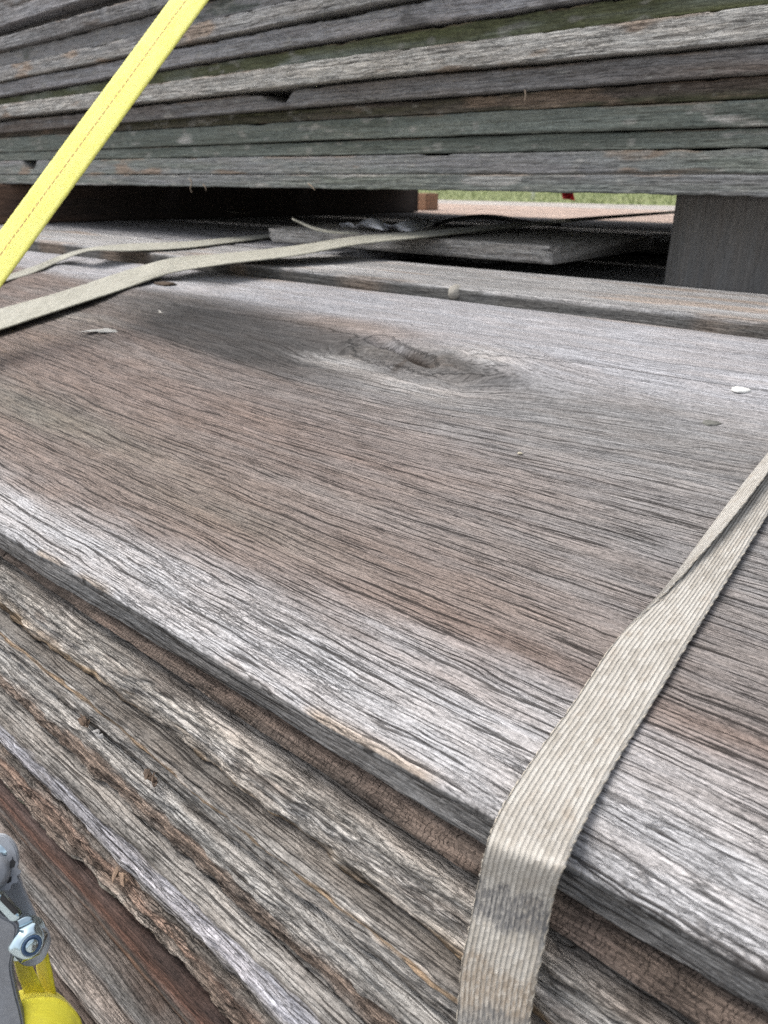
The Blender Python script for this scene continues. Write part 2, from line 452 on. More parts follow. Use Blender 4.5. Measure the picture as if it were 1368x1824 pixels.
def top_relief(X, Y):
    g = Y - grain_defl(X, Y)
    r = 0.0014 * fbm(X * 2.2, Y * 9, 0, 3, 5)
    r = r + 0.00045 * fbm(X * 9, g * 110, 0, 3, 6) * sst(.0, .05, Y - .19)
    r = r + 0.00015 * fbm(X * 12, g * 260, 0, 2, 8)
    r = r + 0.005 * np.exp(-((Y - .60 - .04 * X) / .035) ** 2) - 0.004 * np.exp(-((Y - .655) / .02) ** 2)   # long swell near the far edge
    return r + knot_bump(X, Y)
def grain_defl(X, Y):
    dx, dy = (X - KN[0]) * .42, Y - KN[1]
    q = dx * dx + dy * dy + .0012
    d = dy * .0026 / q
    k2 = bd(390, 520); dx2, dy2 = (X - k2[0]) * .25, Y - k2[1]
    d = d + dy2 * .0012 / (dx2 * dx2 + dy2 * dy2 + .0016)
    return np.clip(d, -.03, .03) + .010 * fbm(X * 2.2, Y * 5, 0, 2, 91)

PALE = np.array((.385, .382, .388)); BROWN = np.array((.200, .162, .145)); GREYB = np.array((.225, .210, .20))
DARK = np.array((.052, .05, .049)); BLUEP = np.array((.36, .363, .385)); OLIVE = np.array((.16, .15, .125))
def blob(X, Y, p, sx, sy, rot=0.0):
    dx, dy = X - p[0], Y - p[1]; c, s = math.cos(rot), math.sin(rot)
    u = (dx * c + dy * s) / sx; v = (-dx * s + dy * c) / sy
    return np.exp(-(u * u + v * v))
def main_tone(X, Y, Z, fr):
    g = Y - grain_defl(X, Y)
    n1 = fbm(X * 3, g * 30, 0, 4, 21); n2 = fbm(X * 10, g * 60, 0, 4, 22); n3 = fbm(X * 25, Y * 60, 0, 3, 23)
    c = mixc(BROWN, GREYB, .12 + .8 * n1)
    c = mixc_arr(c, np.array((.225, .172, .145)), .4 * sst(.0, .6, n2))
    # grey wide zone on the far right side
    gz = sst(-.10, .10, (Y - .40) + .25 * (X + .35) + .05 * n1)
    c = mixc_arr(c, np.array((.232, .23, .231)), gz * .9)
    # bluish pale far ridge
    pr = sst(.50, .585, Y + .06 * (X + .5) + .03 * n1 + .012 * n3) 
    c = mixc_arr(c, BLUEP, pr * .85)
    c = mixc_arr(c, np.array((.20, .20, .20)), .55 * blob(X, Y, bd(1210, 760), .13, .05))
    # pale strip by the near edge
    ye = YN + .027 * X
    ps = 1 - sst(.020, .062, (Y - ye) + .014 * n1 + .012 * n2 + .006 * n3 - .022 * sst(-.5, 0, X))
    c = mixc_arr(c, PALE, ps)
    # dirty grey just behind the strip, left
    c = mixc_arr(c, OLIVE, .6 * blob(X, Y, bd(90, 740), .22, .035) * (.8 + n1))
    c = mixc_arr(c, OLIVE * 1.2, .5 * blob(X, Y, bd(350, 900), .12, .018) * (.8 + n1))
    # dark weather stain left of the knot
    k1 = bd(415, 590)
    st = blob(X, Y, k1, .24, .055, .0) * 1.0 + 2.3 * blob(X, Y, bd(450, 600), .12, .045)
    c = mixc_arr(c, DARK, np.clip(st * (.85 + .6 * n1 + .15 * n2 + .2 * n3), 0, .9))
    c = mixc_arr(c, DARK, .95 * blob(X, Y, bd(505, 630), .09, .035)); c = mixc_arr(c, DARK, .7 * blob(X, Y, bd(330, 545), .16, .035))
    c = mixc_arr(c, DARK * 1.1, .95 * blob(X, Y, bd(815, 662), .06, .022, -.1))
    # pale knot collar, brown inside
    c = mixc_arr(c, np.array((.40, .39, .38)), .8 * blob(X, Y, bd(600, 648), .05, .012) + .6 * blob(X, Y, bd(730, 690), .055, .014) + .7 * blob(X, Y, bd(860, 640), .04, .02))
    c = mixc_arr(c, np.array((.12, .115, .11)), np.clip(1.1 * blob(X, Y, bd(735, 650), .06, .022, 0) * (.9 + n3), 0, .85))
    c = mixc_arr(c, np.array((.05, .038, .03)), np.clip(1.5 * blob(X, Y, bd(735, 642), .030, .007, -.25), 0, .95))
    dxk, dyk = (X - KN[0]) * .42, Y - KN[1] + .004; rk = np.hypot(dxk, dyk); ak = np.arctan2(dyk, dxk)
    rad = sst(.55, .8, vnoise(ak * 7, rk * 40, 0, 333)) * sst(.004, .008, rk) * (1 - sst(.018, .03, rk))
    rng_ = sst(.5, .9, np.sin(rk * 2600 + 3 * n3)) * (1 - sst(.012, .026, rk))
    c = mixc_arr(c, np.array((.06, .05, .043)), np.clip(.8 * rad + .45 * rng_, 0, .85))
    c = mixc_arr(c, np.array((.24, .19, .16)), .7 * blob(X, Y, bd(640, 590), .10, .018))
    # thin pale flecks left
    c = mixc_arr(c, np.array((.36, .35, .33)), .8 * blob(X, Y, bd(120, 560), .09, .012) * (.5 + n2))
    # far edge brown line
    c = mixc_arr(c, np.array((.30, .22, .15)), .5 * sst(.68, .70, Y) * sst(0, .4, n1))
    # front face: grey darkened for its shade under top light, tan worn arris in places
    front = 1 - sst(.55, .93, fr) if False else None
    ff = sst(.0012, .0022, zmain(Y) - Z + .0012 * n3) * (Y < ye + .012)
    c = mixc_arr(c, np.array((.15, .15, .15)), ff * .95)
    ar = np.exp(-((Y - ye) / .0035) ** 2) * sst(.1, .45, fbm(X * 18, 3, 0, 3, 55)) * (1 - ff)
    c = mixc_arr(c, np.array((.42, .32, .22)), ar * .55)
    return c
def main_kind(X, Y, Z, fr):
    ye = YN + .027 * X
    strip = 1 - sst(.02, .06, Y - ye)
    far = sst(.40, .56, Y + .1 * (X + .3))
    kk = np.zeros(X.shape + (3,))
    kk[..., 0] = .20 + .45 * strip * sst(-.1, .3, fbm(X * 6, Y * 20, 0, 3, 61)) 
    kk[..., 1] = (1.0 - .72 * far) * (1 - .65 * np.exp(-(((X - KN[0]) / .09) ** 2 + ((Y - KN[1]) / .035) ** 2)))
    return kk
Xm = stations(-3.0, .45, 900, .30)
dn = np.diff(Xm)
Ytop = np.concatenate([np.linspace(0.0, .35, 150)[1:], np.linspace(.35, 1, 200)[1:-1]])
SURF = lambda X, Y: zmain(Y) + top_relief(X, Y)
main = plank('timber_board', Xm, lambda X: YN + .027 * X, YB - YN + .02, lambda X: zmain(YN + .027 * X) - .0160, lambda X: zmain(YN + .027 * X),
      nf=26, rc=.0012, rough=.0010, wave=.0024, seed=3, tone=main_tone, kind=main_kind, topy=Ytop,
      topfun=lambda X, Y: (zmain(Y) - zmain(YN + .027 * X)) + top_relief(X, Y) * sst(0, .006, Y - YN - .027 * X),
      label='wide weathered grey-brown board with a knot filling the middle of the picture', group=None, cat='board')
# lift underside too: set bottom points to follow the curve
me = main.data
co = np.empty(len(me.vertices) * 3, np.float32); me.vertices.foreach_get('co', co); co = co.reshape(len(Xm), -1, 3)
co[:, 0, 2] = zmain(co[:, 0, 1]) - .016; co[:, 1, 2] = zmain(co[:, 1, 1]) - .016
me.vertices.foreach_set('co', co.reshape(-1)); me.update()
# bring the 'grain' attribute round the knot
gr = co.astype(float).copy(); gr[..., 1] -= grain_defl(co[..., 0], co[..., 1]); gr[..., 2] = gr[..., 2] * (np.abs(co[..., 2] - zmain(co[..., 1])) > .004)
me.attributes['grain'].data.foreach_set('vector', gr.astype(np.float32).reshape(-1))

# --- the pile under it --------------------------------------------------------
GP = 'weathered boards stacked under the wide board'
def side(k, zb, zt, Y, depth, nf, rc, rough, wave, tone, kind, label, lump=0, slant=0, fp=None):
    X = stations(-2.6, .30, 800, .16)
    zbf = (lambda X: zb + .0016 * fbm(X * 4, k, 0, 3, k + 40))
    ztf = (lambda X: zt + .0016 * fbm(X * 4, k + .5, 0, 3, k + 41) - .0015)
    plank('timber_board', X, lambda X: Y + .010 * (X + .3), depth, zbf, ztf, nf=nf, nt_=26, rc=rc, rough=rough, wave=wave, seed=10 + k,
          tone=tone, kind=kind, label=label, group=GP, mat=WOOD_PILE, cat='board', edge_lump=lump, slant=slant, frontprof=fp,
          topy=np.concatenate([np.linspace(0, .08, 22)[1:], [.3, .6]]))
G1 = np.array((.33, .315, .295)); G2 = np.array((.44, .43, .41)); G3 = np.array((.15, .138, .125)); BR = np.array((.215, .17, .14)); OR = np.array((.30, .225, .155)); LAV = np.array((.43, .43, .465))
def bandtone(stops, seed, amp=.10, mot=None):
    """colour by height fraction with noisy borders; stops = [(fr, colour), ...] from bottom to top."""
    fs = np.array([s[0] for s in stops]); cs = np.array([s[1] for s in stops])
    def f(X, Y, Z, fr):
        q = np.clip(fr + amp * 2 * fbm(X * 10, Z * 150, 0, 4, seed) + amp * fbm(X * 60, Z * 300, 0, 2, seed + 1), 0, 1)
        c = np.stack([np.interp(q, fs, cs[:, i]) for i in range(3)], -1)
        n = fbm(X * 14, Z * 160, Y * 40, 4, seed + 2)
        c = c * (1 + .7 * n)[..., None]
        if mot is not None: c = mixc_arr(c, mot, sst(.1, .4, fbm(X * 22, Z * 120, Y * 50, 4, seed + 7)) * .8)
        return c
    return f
# (z bottom, z top, front Y, ...)
side(1, -.256, -.239, .186, .5, 26, .006, .0010, .0020, bandtone([(0, (.05, .045, .04)), (.45, (.085, .072, .062)), (.7, (.20, .155, .13)), (1, (.16, .13, .11))], 101), lambda X, Y, Z, fr: np.stack([.5 + 0 * fr, .15 + .5 * (1 - fr), sst(.35, .6, fr) * 1.0], -1),  # dark lower stops put the shadow gap below the lip into the colour
     'board with a cracked ribbed brown edge, its lower part coloured as a shadow gap, directly under the wide board', fp=lambda fr, X: .0075 * np.exp(-((fr - .62) / .26) ** 2))
side(2, -.281, -.257, .168, .5, 40, .003, .0030, .0030, bandtone([(0, OR * .8), (.10, (.30, .22, .14)), (.22, (.42, .39, .35)), (.5, (.46, .445, .425)), (.8, (.38, .36, .33)), (1, (.30, .275, .25))], 102, .10, np.array((.20, .175, .155))), lambda X, Y, Z, fr: np.stack([.55 + 0 * fr, .75 + 0 * fr, 0 * fr], -1),
     'pale board with lumpy flaking bark-like edge, second below the wide board', lump=.0045, slant=.008)
side(3, -.301, -.282, .155, .5, 32, .002, .0024, .0024, bandtone([(0, G3), (.25, G1), (.55, G1), (.62, OR), (.70, OR * .9), (.76, G1), (1, G3 * 1.1)], 103, .06), (.25, .9, 0),
     'grey board with a thin orange streak along its edge', slant=.004)
side(4, -.324, -.302, .146, .5, 36, .002, .0034, .0026, bandtone([(0, G1), (.2, BR), (.5, BR * 1.2), (.65, G1), (.8, G2), (1, G2 * .95)], 104, .09, G3), lambda X, Y, Z, fr: np.stack([.9 - .6 * fr, .6 + .2 * fr, .5 * (1 - fr)], -1),
     'rough brown board with one clean pale grey top ridge and dark splinters', lump=.002, slant=.005)
side(5, -.350, -.325, .130, .5, 40, .003, .0022, .0030, bandtone([(0, G1 * .9), (.25, LAV), (.55, LAV * 1.05), (.75, G3 * 1.3), (1, G1)], 105, .10), (.15, .9, 0),
     'smooth lavender-grey board between two rough brown ones', slant=.007)
side(6, -.370, -.351, .1246, .5, 30, .002, .0038, .0024, bandtone([(0, (.22, .25, .17)), (.10, (.34, .33, .28)), (.25, (.30, .27, .24)), (.45, BR), (.8, (.27, .19, .15)), (1, G3)], 106, .12, np.array((.31, .245, .20))), (.9, .5, .25),
     'peeling brown board with torn bark and a faint green lower rim', lump=.0035, slant=.003)
side(7, -.395, -.371, .116, .5, 34, .003, .0008, .0022, bandtone([(0, (.18, .11, .075)), (.3, (.14, .125, .115)), (.6, (.15, .085, .065)), (1, (.07, .05, .045))], 107, .07), (.1, .35, 0),
     'smooth reddish-brown board stained rusty along its edge', slant=.004)
side(8, -.415, -.396, .104, .5, 26, .003, .0010, .0022, bandtone([(0, (.16, .12, .10)), (.4, (.26, .255, .25)), (.8, (.20, .19, .18)), (1, (.09, .07, .06))], 108, .09), (.2, .6, 0),
     'thin grey board right beneath the reddish-brown board', slant=.003)
side(9, -.435, -.416, .0946, .5, 24, .003, .0013, .0022, bandtone([(0, (.17, .14, .12)), (.4, (.33, .31, .29)), (1, (.22, .19, .17))], 109, .1), (.4, .6, 0),
     'pale grey-beige board beside the metal nut in the lower left', slant=.003)
side(10, -.460, -.436, .078, .5, 24, .003, .0010, .0022, bandtone([(0, (.10, .085, .07)), (.5, (.18, .145, .115)), (1, (.10, .08, .07))], 110, .1), (.2, .7, 0),
     'brown board low in the pile behind the yellow webbing', slant=.003)
side(11, -.490, -.461, .062, .5, 20, .003, .0010, .0022, bandtone([(0, (.05, .045, .04)), (1, (.12, .10, .085))], 111, .1), (.2, .6, 0),
     'lowest dark board of the pile at the bottom left corner', slant=.003)

# --- boards behind the wide one (second level) --------------------------------
GB = 'boards lying behind the wide board under the upper stack'
def flat(y0, y1, x0, x1, zt, th, ca, cb, label, seed, kind=(.2, .5, 0), relief=.0016, nx=260, rough=.0012, nf=8, tone=None):
    X = stations(x0, x1, nx, .5)
    return plank('timber_board', X, lambda X: y0 + 0 * X, y1 - y0, const(zt - th), const(zt), nf=nf, nt_=40, rc=.003, rough=rough, wave=.003, seed=seed,
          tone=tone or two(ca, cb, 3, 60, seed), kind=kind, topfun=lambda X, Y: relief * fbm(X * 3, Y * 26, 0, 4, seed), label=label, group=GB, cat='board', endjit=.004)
def tone_b2(X, Y, Z, fr):
    n = fbm(X * 4, Y * 40, 0, 4, 201)
    c = mixc(np.array((.27, .27, .27)), np.array((.44, .44, .445)), .5 + n)
    ff = (Y < .722) * (Z < -.120)  # front edge coloured dark as the shadow band behind the wide board
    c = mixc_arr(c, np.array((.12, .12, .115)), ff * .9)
    return mixc_arr(c, np.array((.36, .27, .2)), .5 * sst(.2, .5, fbm(X * 6, Y * 50, 0, 3, 202)))
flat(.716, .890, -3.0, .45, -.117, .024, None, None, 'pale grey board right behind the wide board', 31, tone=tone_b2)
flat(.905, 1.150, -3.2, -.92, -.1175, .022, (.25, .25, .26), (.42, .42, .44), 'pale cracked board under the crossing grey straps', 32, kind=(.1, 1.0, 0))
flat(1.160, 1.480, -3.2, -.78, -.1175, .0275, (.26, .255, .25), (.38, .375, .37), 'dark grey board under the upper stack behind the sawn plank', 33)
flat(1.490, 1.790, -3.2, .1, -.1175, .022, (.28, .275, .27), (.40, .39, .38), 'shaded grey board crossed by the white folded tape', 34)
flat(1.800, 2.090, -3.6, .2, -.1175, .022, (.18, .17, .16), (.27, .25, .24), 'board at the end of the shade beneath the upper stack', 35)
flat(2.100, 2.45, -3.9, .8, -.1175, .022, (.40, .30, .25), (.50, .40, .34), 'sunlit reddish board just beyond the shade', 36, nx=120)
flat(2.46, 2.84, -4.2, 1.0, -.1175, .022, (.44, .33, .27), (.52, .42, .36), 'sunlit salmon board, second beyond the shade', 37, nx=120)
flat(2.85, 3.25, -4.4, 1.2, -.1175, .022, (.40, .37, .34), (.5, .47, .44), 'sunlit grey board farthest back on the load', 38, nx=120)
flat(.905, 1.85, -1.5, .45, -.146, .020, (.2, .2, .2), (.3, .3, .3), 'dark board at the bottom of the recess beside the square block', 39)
# short sawn plank with its end grain showing
def tone_p3(X, Y, Z, fr):
    n = fbm(X * 8, Z * 120, Y * 40, 4, 301)
    return mixc(np.array((.38, .365, .35)), np.array((.58, .56, .53)), .5 + .9 * n)
p3 = plank('timber_board', np.linspace(-1.16, -.565, 220), lambda X: .985 + .0 * X, .34, const(-.1165), const(-.0915), nf=16, nt_=30, rc=.0035, rough=.0012, wave=.003, seed=42,
      tone=tone_p3, kind=(.1, .5, 0), topfun=lambda X, Y: .0016 * fbm(X * 4, Y * 30, 0, 3, 44), label='short sawn plank whose cut end grain faces the dark recess', group=GB, cat='board', endjit=.006)

# --- upper stack --------------------------------------------------------------
GU = 'mossy grey planks of the upper stack'
Xu = np.array([-2.13, -.844, -.28])
def zline(a, b, c): return lambda X: np.interp(X, Xu, [a, b, c])
GRN = np.array((.12, .146, .125)); GRN2 = np.array((.20, .232, .205)); MOSS = np.array((.12, .135, .055)); UG = np.array((.27, .275, .285)); UP = np.array((.45, .445, .42)); UB = np.array((.18, .15, .13)); UD = np.array((.15, .15, .155))
TAN = np.array((.34, .25, .18))
# label, bottom z (3), top z (3), front Y offset, colours a,b,mottle,amount, kind
U = [
 ('lowest plank of the upper stack, thin and green-grey with frayed underside', (-.022, -.021, -.022), (-.0025, -.001, -.0012), .000, GRN2, UG * .9, UP, .05, (.1, .3, .15)),
 ('green-grey plank with fine vertical checks, second from the bottom', (-.0015, .0005, .0003), (.030, .0255, .0252), .004, GRN2 * 1.1, UG * 1.05, TAN, .12, (.1, .25, .25)),
 ('narrow dark green plank, third from the bottom of the upper stack', (.031, .0268, .0262), (.0485, .0475, .045), .007, GRN, GRN2, UP, .02, (.1, .25, .2)),
 ('broad green-grey plank with pale scuffs, fourth from the bottom', (.0492, .0492, .0465), (.0830, .0765, .0718), .003, GRN, GRN2, UP, .06, (.1, .3, .25)),
 ('dark mossy plank with orange-brown rot, fifth from the bottom', (.0840, .0775, .0728), (.0990, .0960, .0940), .012, MOSS * .7, UB, TAN, .25, (.5, .5, .2)),
 ('grey-brown plank with a chipped notch on its upper edge', (.0925, .0980, .0950), (.1150, .1225, .1190), -.004, UB * 1.1, UG * .9, UG, .2, (.3, .6, 0)),
 ('palest plank of the upper stack, silver and splintery', (.1225, .1265, .1225), (.1490, .1560, .1535), -.016, UP * .95, UP * 1.2, TAN, .12, (.6, .8, 0)),
 ('olive mossy plank resting on the palest plank', (.1500, .1570, .1560), (.1640, .1790, .1810), .004, MOSS * 1.3, GRN2, MOSS, .5, (.4, .4, .2)),
 ('bluish grey plank above the olive mossy plank', (.1670, .1825, .1840), (.1925, .2080, .2110), -.010, UG, LAV * .9, UD, .2, (.3, .6, 0)),
 ('pale plank with an orange split upper edge, crossed by the yellow strap', (.1945, .2140, .2190), (.2230, .2400, .2460), -.020, UG * 1.1, UP, TAN * 1.15, .25, (.4, .8, 0)),
 ('flat blue-grey plank above the orange split plank', (.2240, .2420, .2480), (.2540, .2680, .2740), -.004, UG, UG * 1.2, GRN, .2, (.2, .4, .2)),
 ('rough dark grey plank, third from the top left corner', (.2550, .2720, .2790), (.2810, .2950, .3020), -.016, UD * 1.2, UG * 1.2, UB, .2, (.4, .9, 0)),
 ('recessed dark plank set back in the shadow near the top left', (.2830, .2970, .3040), (.3000, .3170, .3240), .030, UD, UD, GRN, .2, (.2, .5, 0)),
 ('blue-grey plank with rounded edge, second from the top left corner', (.3010, .3190, .3260), (.3300, .3450, .3520), -.006, UG, LAV * .85, UD, .2, (.2, .6, 0)),
 ('uppermost visible plank at the top left corner', (.3330, .3490, .3560), (.3600, .3750, .3820), .000, UG, UG * 1.1, UB, .2, (.2, .6, 0)),
 ('top plank of the upper stack just above the frame edge', (.3620, .3770, .3840), (.3860, .4010, .4080), .004, UG, UD, UB, .2, (.2, .6, 0)),
]
def upper_tone(ca, cb, cm, am, seed):
    def f(X, Y, Z, fr):
        t = .5 + .9 * fbm(X * 3.5, Z * 70, 0, 4, seed)
        c = mixc(ca, cb, t)
        blot = fbm(X * 9, Z * 45, 0, 4, seed + 3)
        c = mixc_arr(c, cm, .8 * sst(.42 - am, .62 - am * .8, blot))
        c = mixc_arr(c, TAN * .9, .55 * sst(.86, .99, fr) * sst(.1, .4, fbm(X * 13, seed, 0, 3, seed + 5)))
        sp_ = fbm(X * 45, Z * 90, 0, 2, seed + 8)
        c = mixc_arr(c, np.array((.33, .33, .31)), .5 * sst(.45, .62, sp_))
        return c
    return f
notch_x = onY(500, 180, .93)[0]
hole_x = onY(50, 287, .93)[0]
for i, (lab, zb_, zt_, dy, ca, cb, cm, am, kd_) in enumerate(U):
    ca, cb, cm = [(np.array(q_) * .8 + np.mean(q_) * .2) * .9 for q_ in (ca, cb, cm)]
    def ztf(X, i=i, zt_=zt_):
        z = np.interp(X, Xu, zt_) + .0011 * fbm(X * 9, i, 0, 5, 500 + i)
        z = z - (.0022 if i not in (0, 2) else .001) * sst(.42, .62, fbm(X * 11, i * 3.1, 0, 3, 520 + i))
        z = z - .0013 * sst(.3, .5, fbm(X * 50, i * 3.1, 0, 2, 530 + i)) * (i > 3)
        if i == 5: z = z - .016 * np.exp(-(((X - notch_x) / .030) ** 4)) * (1 + .3 * vnoise(X * 60, 1))
        if i == 1: z = z - .019 * np.exp(-(((X - hole_x) / .03) ** 6))
        return z
    def zbf(X, i=i, zb_=zb_):
        z = np.interp(X, Xu, zb_) + .0006 * fbm(X * 7, i + .3, 0, 4, 540 + i)
        if i == 0: z = z + .0012 * fbm(X * 60, 2, 0, 3, 580)
        return z
    ends = (-3.1 + .12 * math.sin(i * 2.1), .55 + .1 * math.sin(i * 3.3))
    plank('timber_plank', stations(ends[0], ends[1], 620, .5), lambda X, dy=dy, i=i: .93 + dy + .004 * np.sin(X * 1.1 + i), .40 - (dy if dy > .02 else 0), zbf, ztf, nf=22, rc=.0022,
          rough=.0016, wave=.0022, seed=60 + i, tone=upper_tone(ca, cb, cm, am, 600 + i * 13), kind=kd_, label=lab, group=GU, mat=WOOD_FAR, cat='plank',
          edge_lump=.001, nt_=6, slant=.002 if i not in (6, 9) else .004)
# rear rows of the bottom layer: they roof the gap
for i, (y0, y1) in enumerate(((1.345, 1.71), (1.72, 2.08))):
    plank('timber_plank', stations(-3.0, .5, 60, .5), const(y0), y1 - y0, const(-.022), const(-.001), nf=3, nt_=3, seed=90 + i, tone=UD, kind=(.2, .4, 0), mat=WOOD_FAR,
          label=('plank roofing the middle of the dark gap beneath the upper stack', 'rearmost plank roofing the far side of the dark gap')[i], group=GU)

# --- bearers ------------------------------------------------------------------
def block(name, cx, cy, lx, ly, z0, z1, rot, tone, kind, label, cat, axis='y', seed=0, taper=0):
    """solid timber block; grain follows axis."""
    nu, nv, nw_ = 24, 40, 18
    bm = bmesh.new(); bmesh.ops.create_cube(bm, size=1.0)
    bmesh.ops.bevel(bm, geom=list(bm.edges), offset=.012, segments=2, affect='EDGES')
    bmesh.ops.subdivide_edges(bm, edges=list(bm.edges), cuts=14, use_grid_fill=True)
    me = bpy.data.meshes.new(name); bm.to_mesh(me); bm.free()
    co = np.empty(len(me.vertices) * 3); me.vertices.foreach_get('co', co); co = co.reshape(-1, 3)
    P = co * np.array([lx, ly, z1 - z0])
    P[:, 0] += taper * (P[:, 2] / (z1 - z0) + .5) * np.sign(co[:, 0])
    P += .0012 * np.stack([fbm(P[:, 0] * 30, P[:, 1] * 30, P[:, 2] * 30, 3, seed + q) for q in range(3)], -1)
    L = P.copy()
    if axis == 'y': L = L[:, [1, 0, 2]]
    if axis == 'z': L = L[:, [2, 0, 1]]
    c, s = math.cos(rot), math.sin(rot)
    W_ = np.stack([P[:, 0] * c - P[:, 1] * s + cx, P[:, 0] * s + P[:, 1] * c + cy, P[:, 2] + (z0 + z1) / 2], -1)
    me.vertices.foreach_set('co', W_.astype(np.float32).reshape(-1)); me.update()
    set_attr(me, 'grain', L + seed * 1.7)
    set_attr(me, 'tone', tone(P) if callable(tone) else np.broadcast_to(np.asarray(tone, float), P.shape)); set_attr(me, 'kind', np.broadcast_to(np.asarray(kind, float), P.shape))
    smooth(me); o = link(name, me, WOOD_SOFT)
    return tag(o, label, cat)
# right: squared post whose end grain faces the lens
pL = onZ(1183, 512, -.144)
block('timber_block', pL[0] + .205, pL[1] + .30, .41, .62, -.1455, -.0235, 0.0,
      lambda P: mixc(np.array((.21, .205, .20)), np.array((.26, .255, .25)), .5 + fbm(P[:, 0] * 25, P[:, 2] * 6, P[:, 1] * 5, 3, 8)),
      (.1, .2, 0), 'dark grey squared timber block holding up the right end of the upper stack', 'block', seed=2, axis='z')
# left: long bearer running away beneath the stack, its shade painted in
a = onZ(-40, 401, -.117); b = onZ(745, 378, -.117)
ang = math.atan2(b[0] - a[0], b[1] - a[1])
ln = math.hypot(b[0] - a[0], b[1] - a[1])
nx_, ny_ = -math.cos(ang), math.sin(ang)
mid = (a + b) / 2
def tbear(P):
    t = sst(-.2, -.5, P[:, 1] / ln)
    c = mixc(np.array((.06, .05, .045)), np.array((.20, .12, .08)), t * (.5 + .8 * fbm(P[:, 1] * 8, P[:, 2] * 50, 0, 3, 12)))  # near-black away from the near end: shade under the stack, in the colour
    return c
block('timber_bearer', mid[0] + nx_ * .06, mid[1] + ny_ * .06, .12, ln, -.1165, -.0235, -ang, tbear, (.2, .6, 0), 'long reddish-brown bearer, coloured dark for shade, under the left side of the upper stack', 'bearer', seed=5)
q = onZ(750, 374.5, -.1165)
block('timber_offcut', q[0] - .03, q[1] + .05, .09, .06, -.1165, -.062, -.1, (.33, .2, .13), (.2, .5, 0), 'small orange-brown offcut at the far end of the dark bearer', 'offcut', axis='x', seed=6)

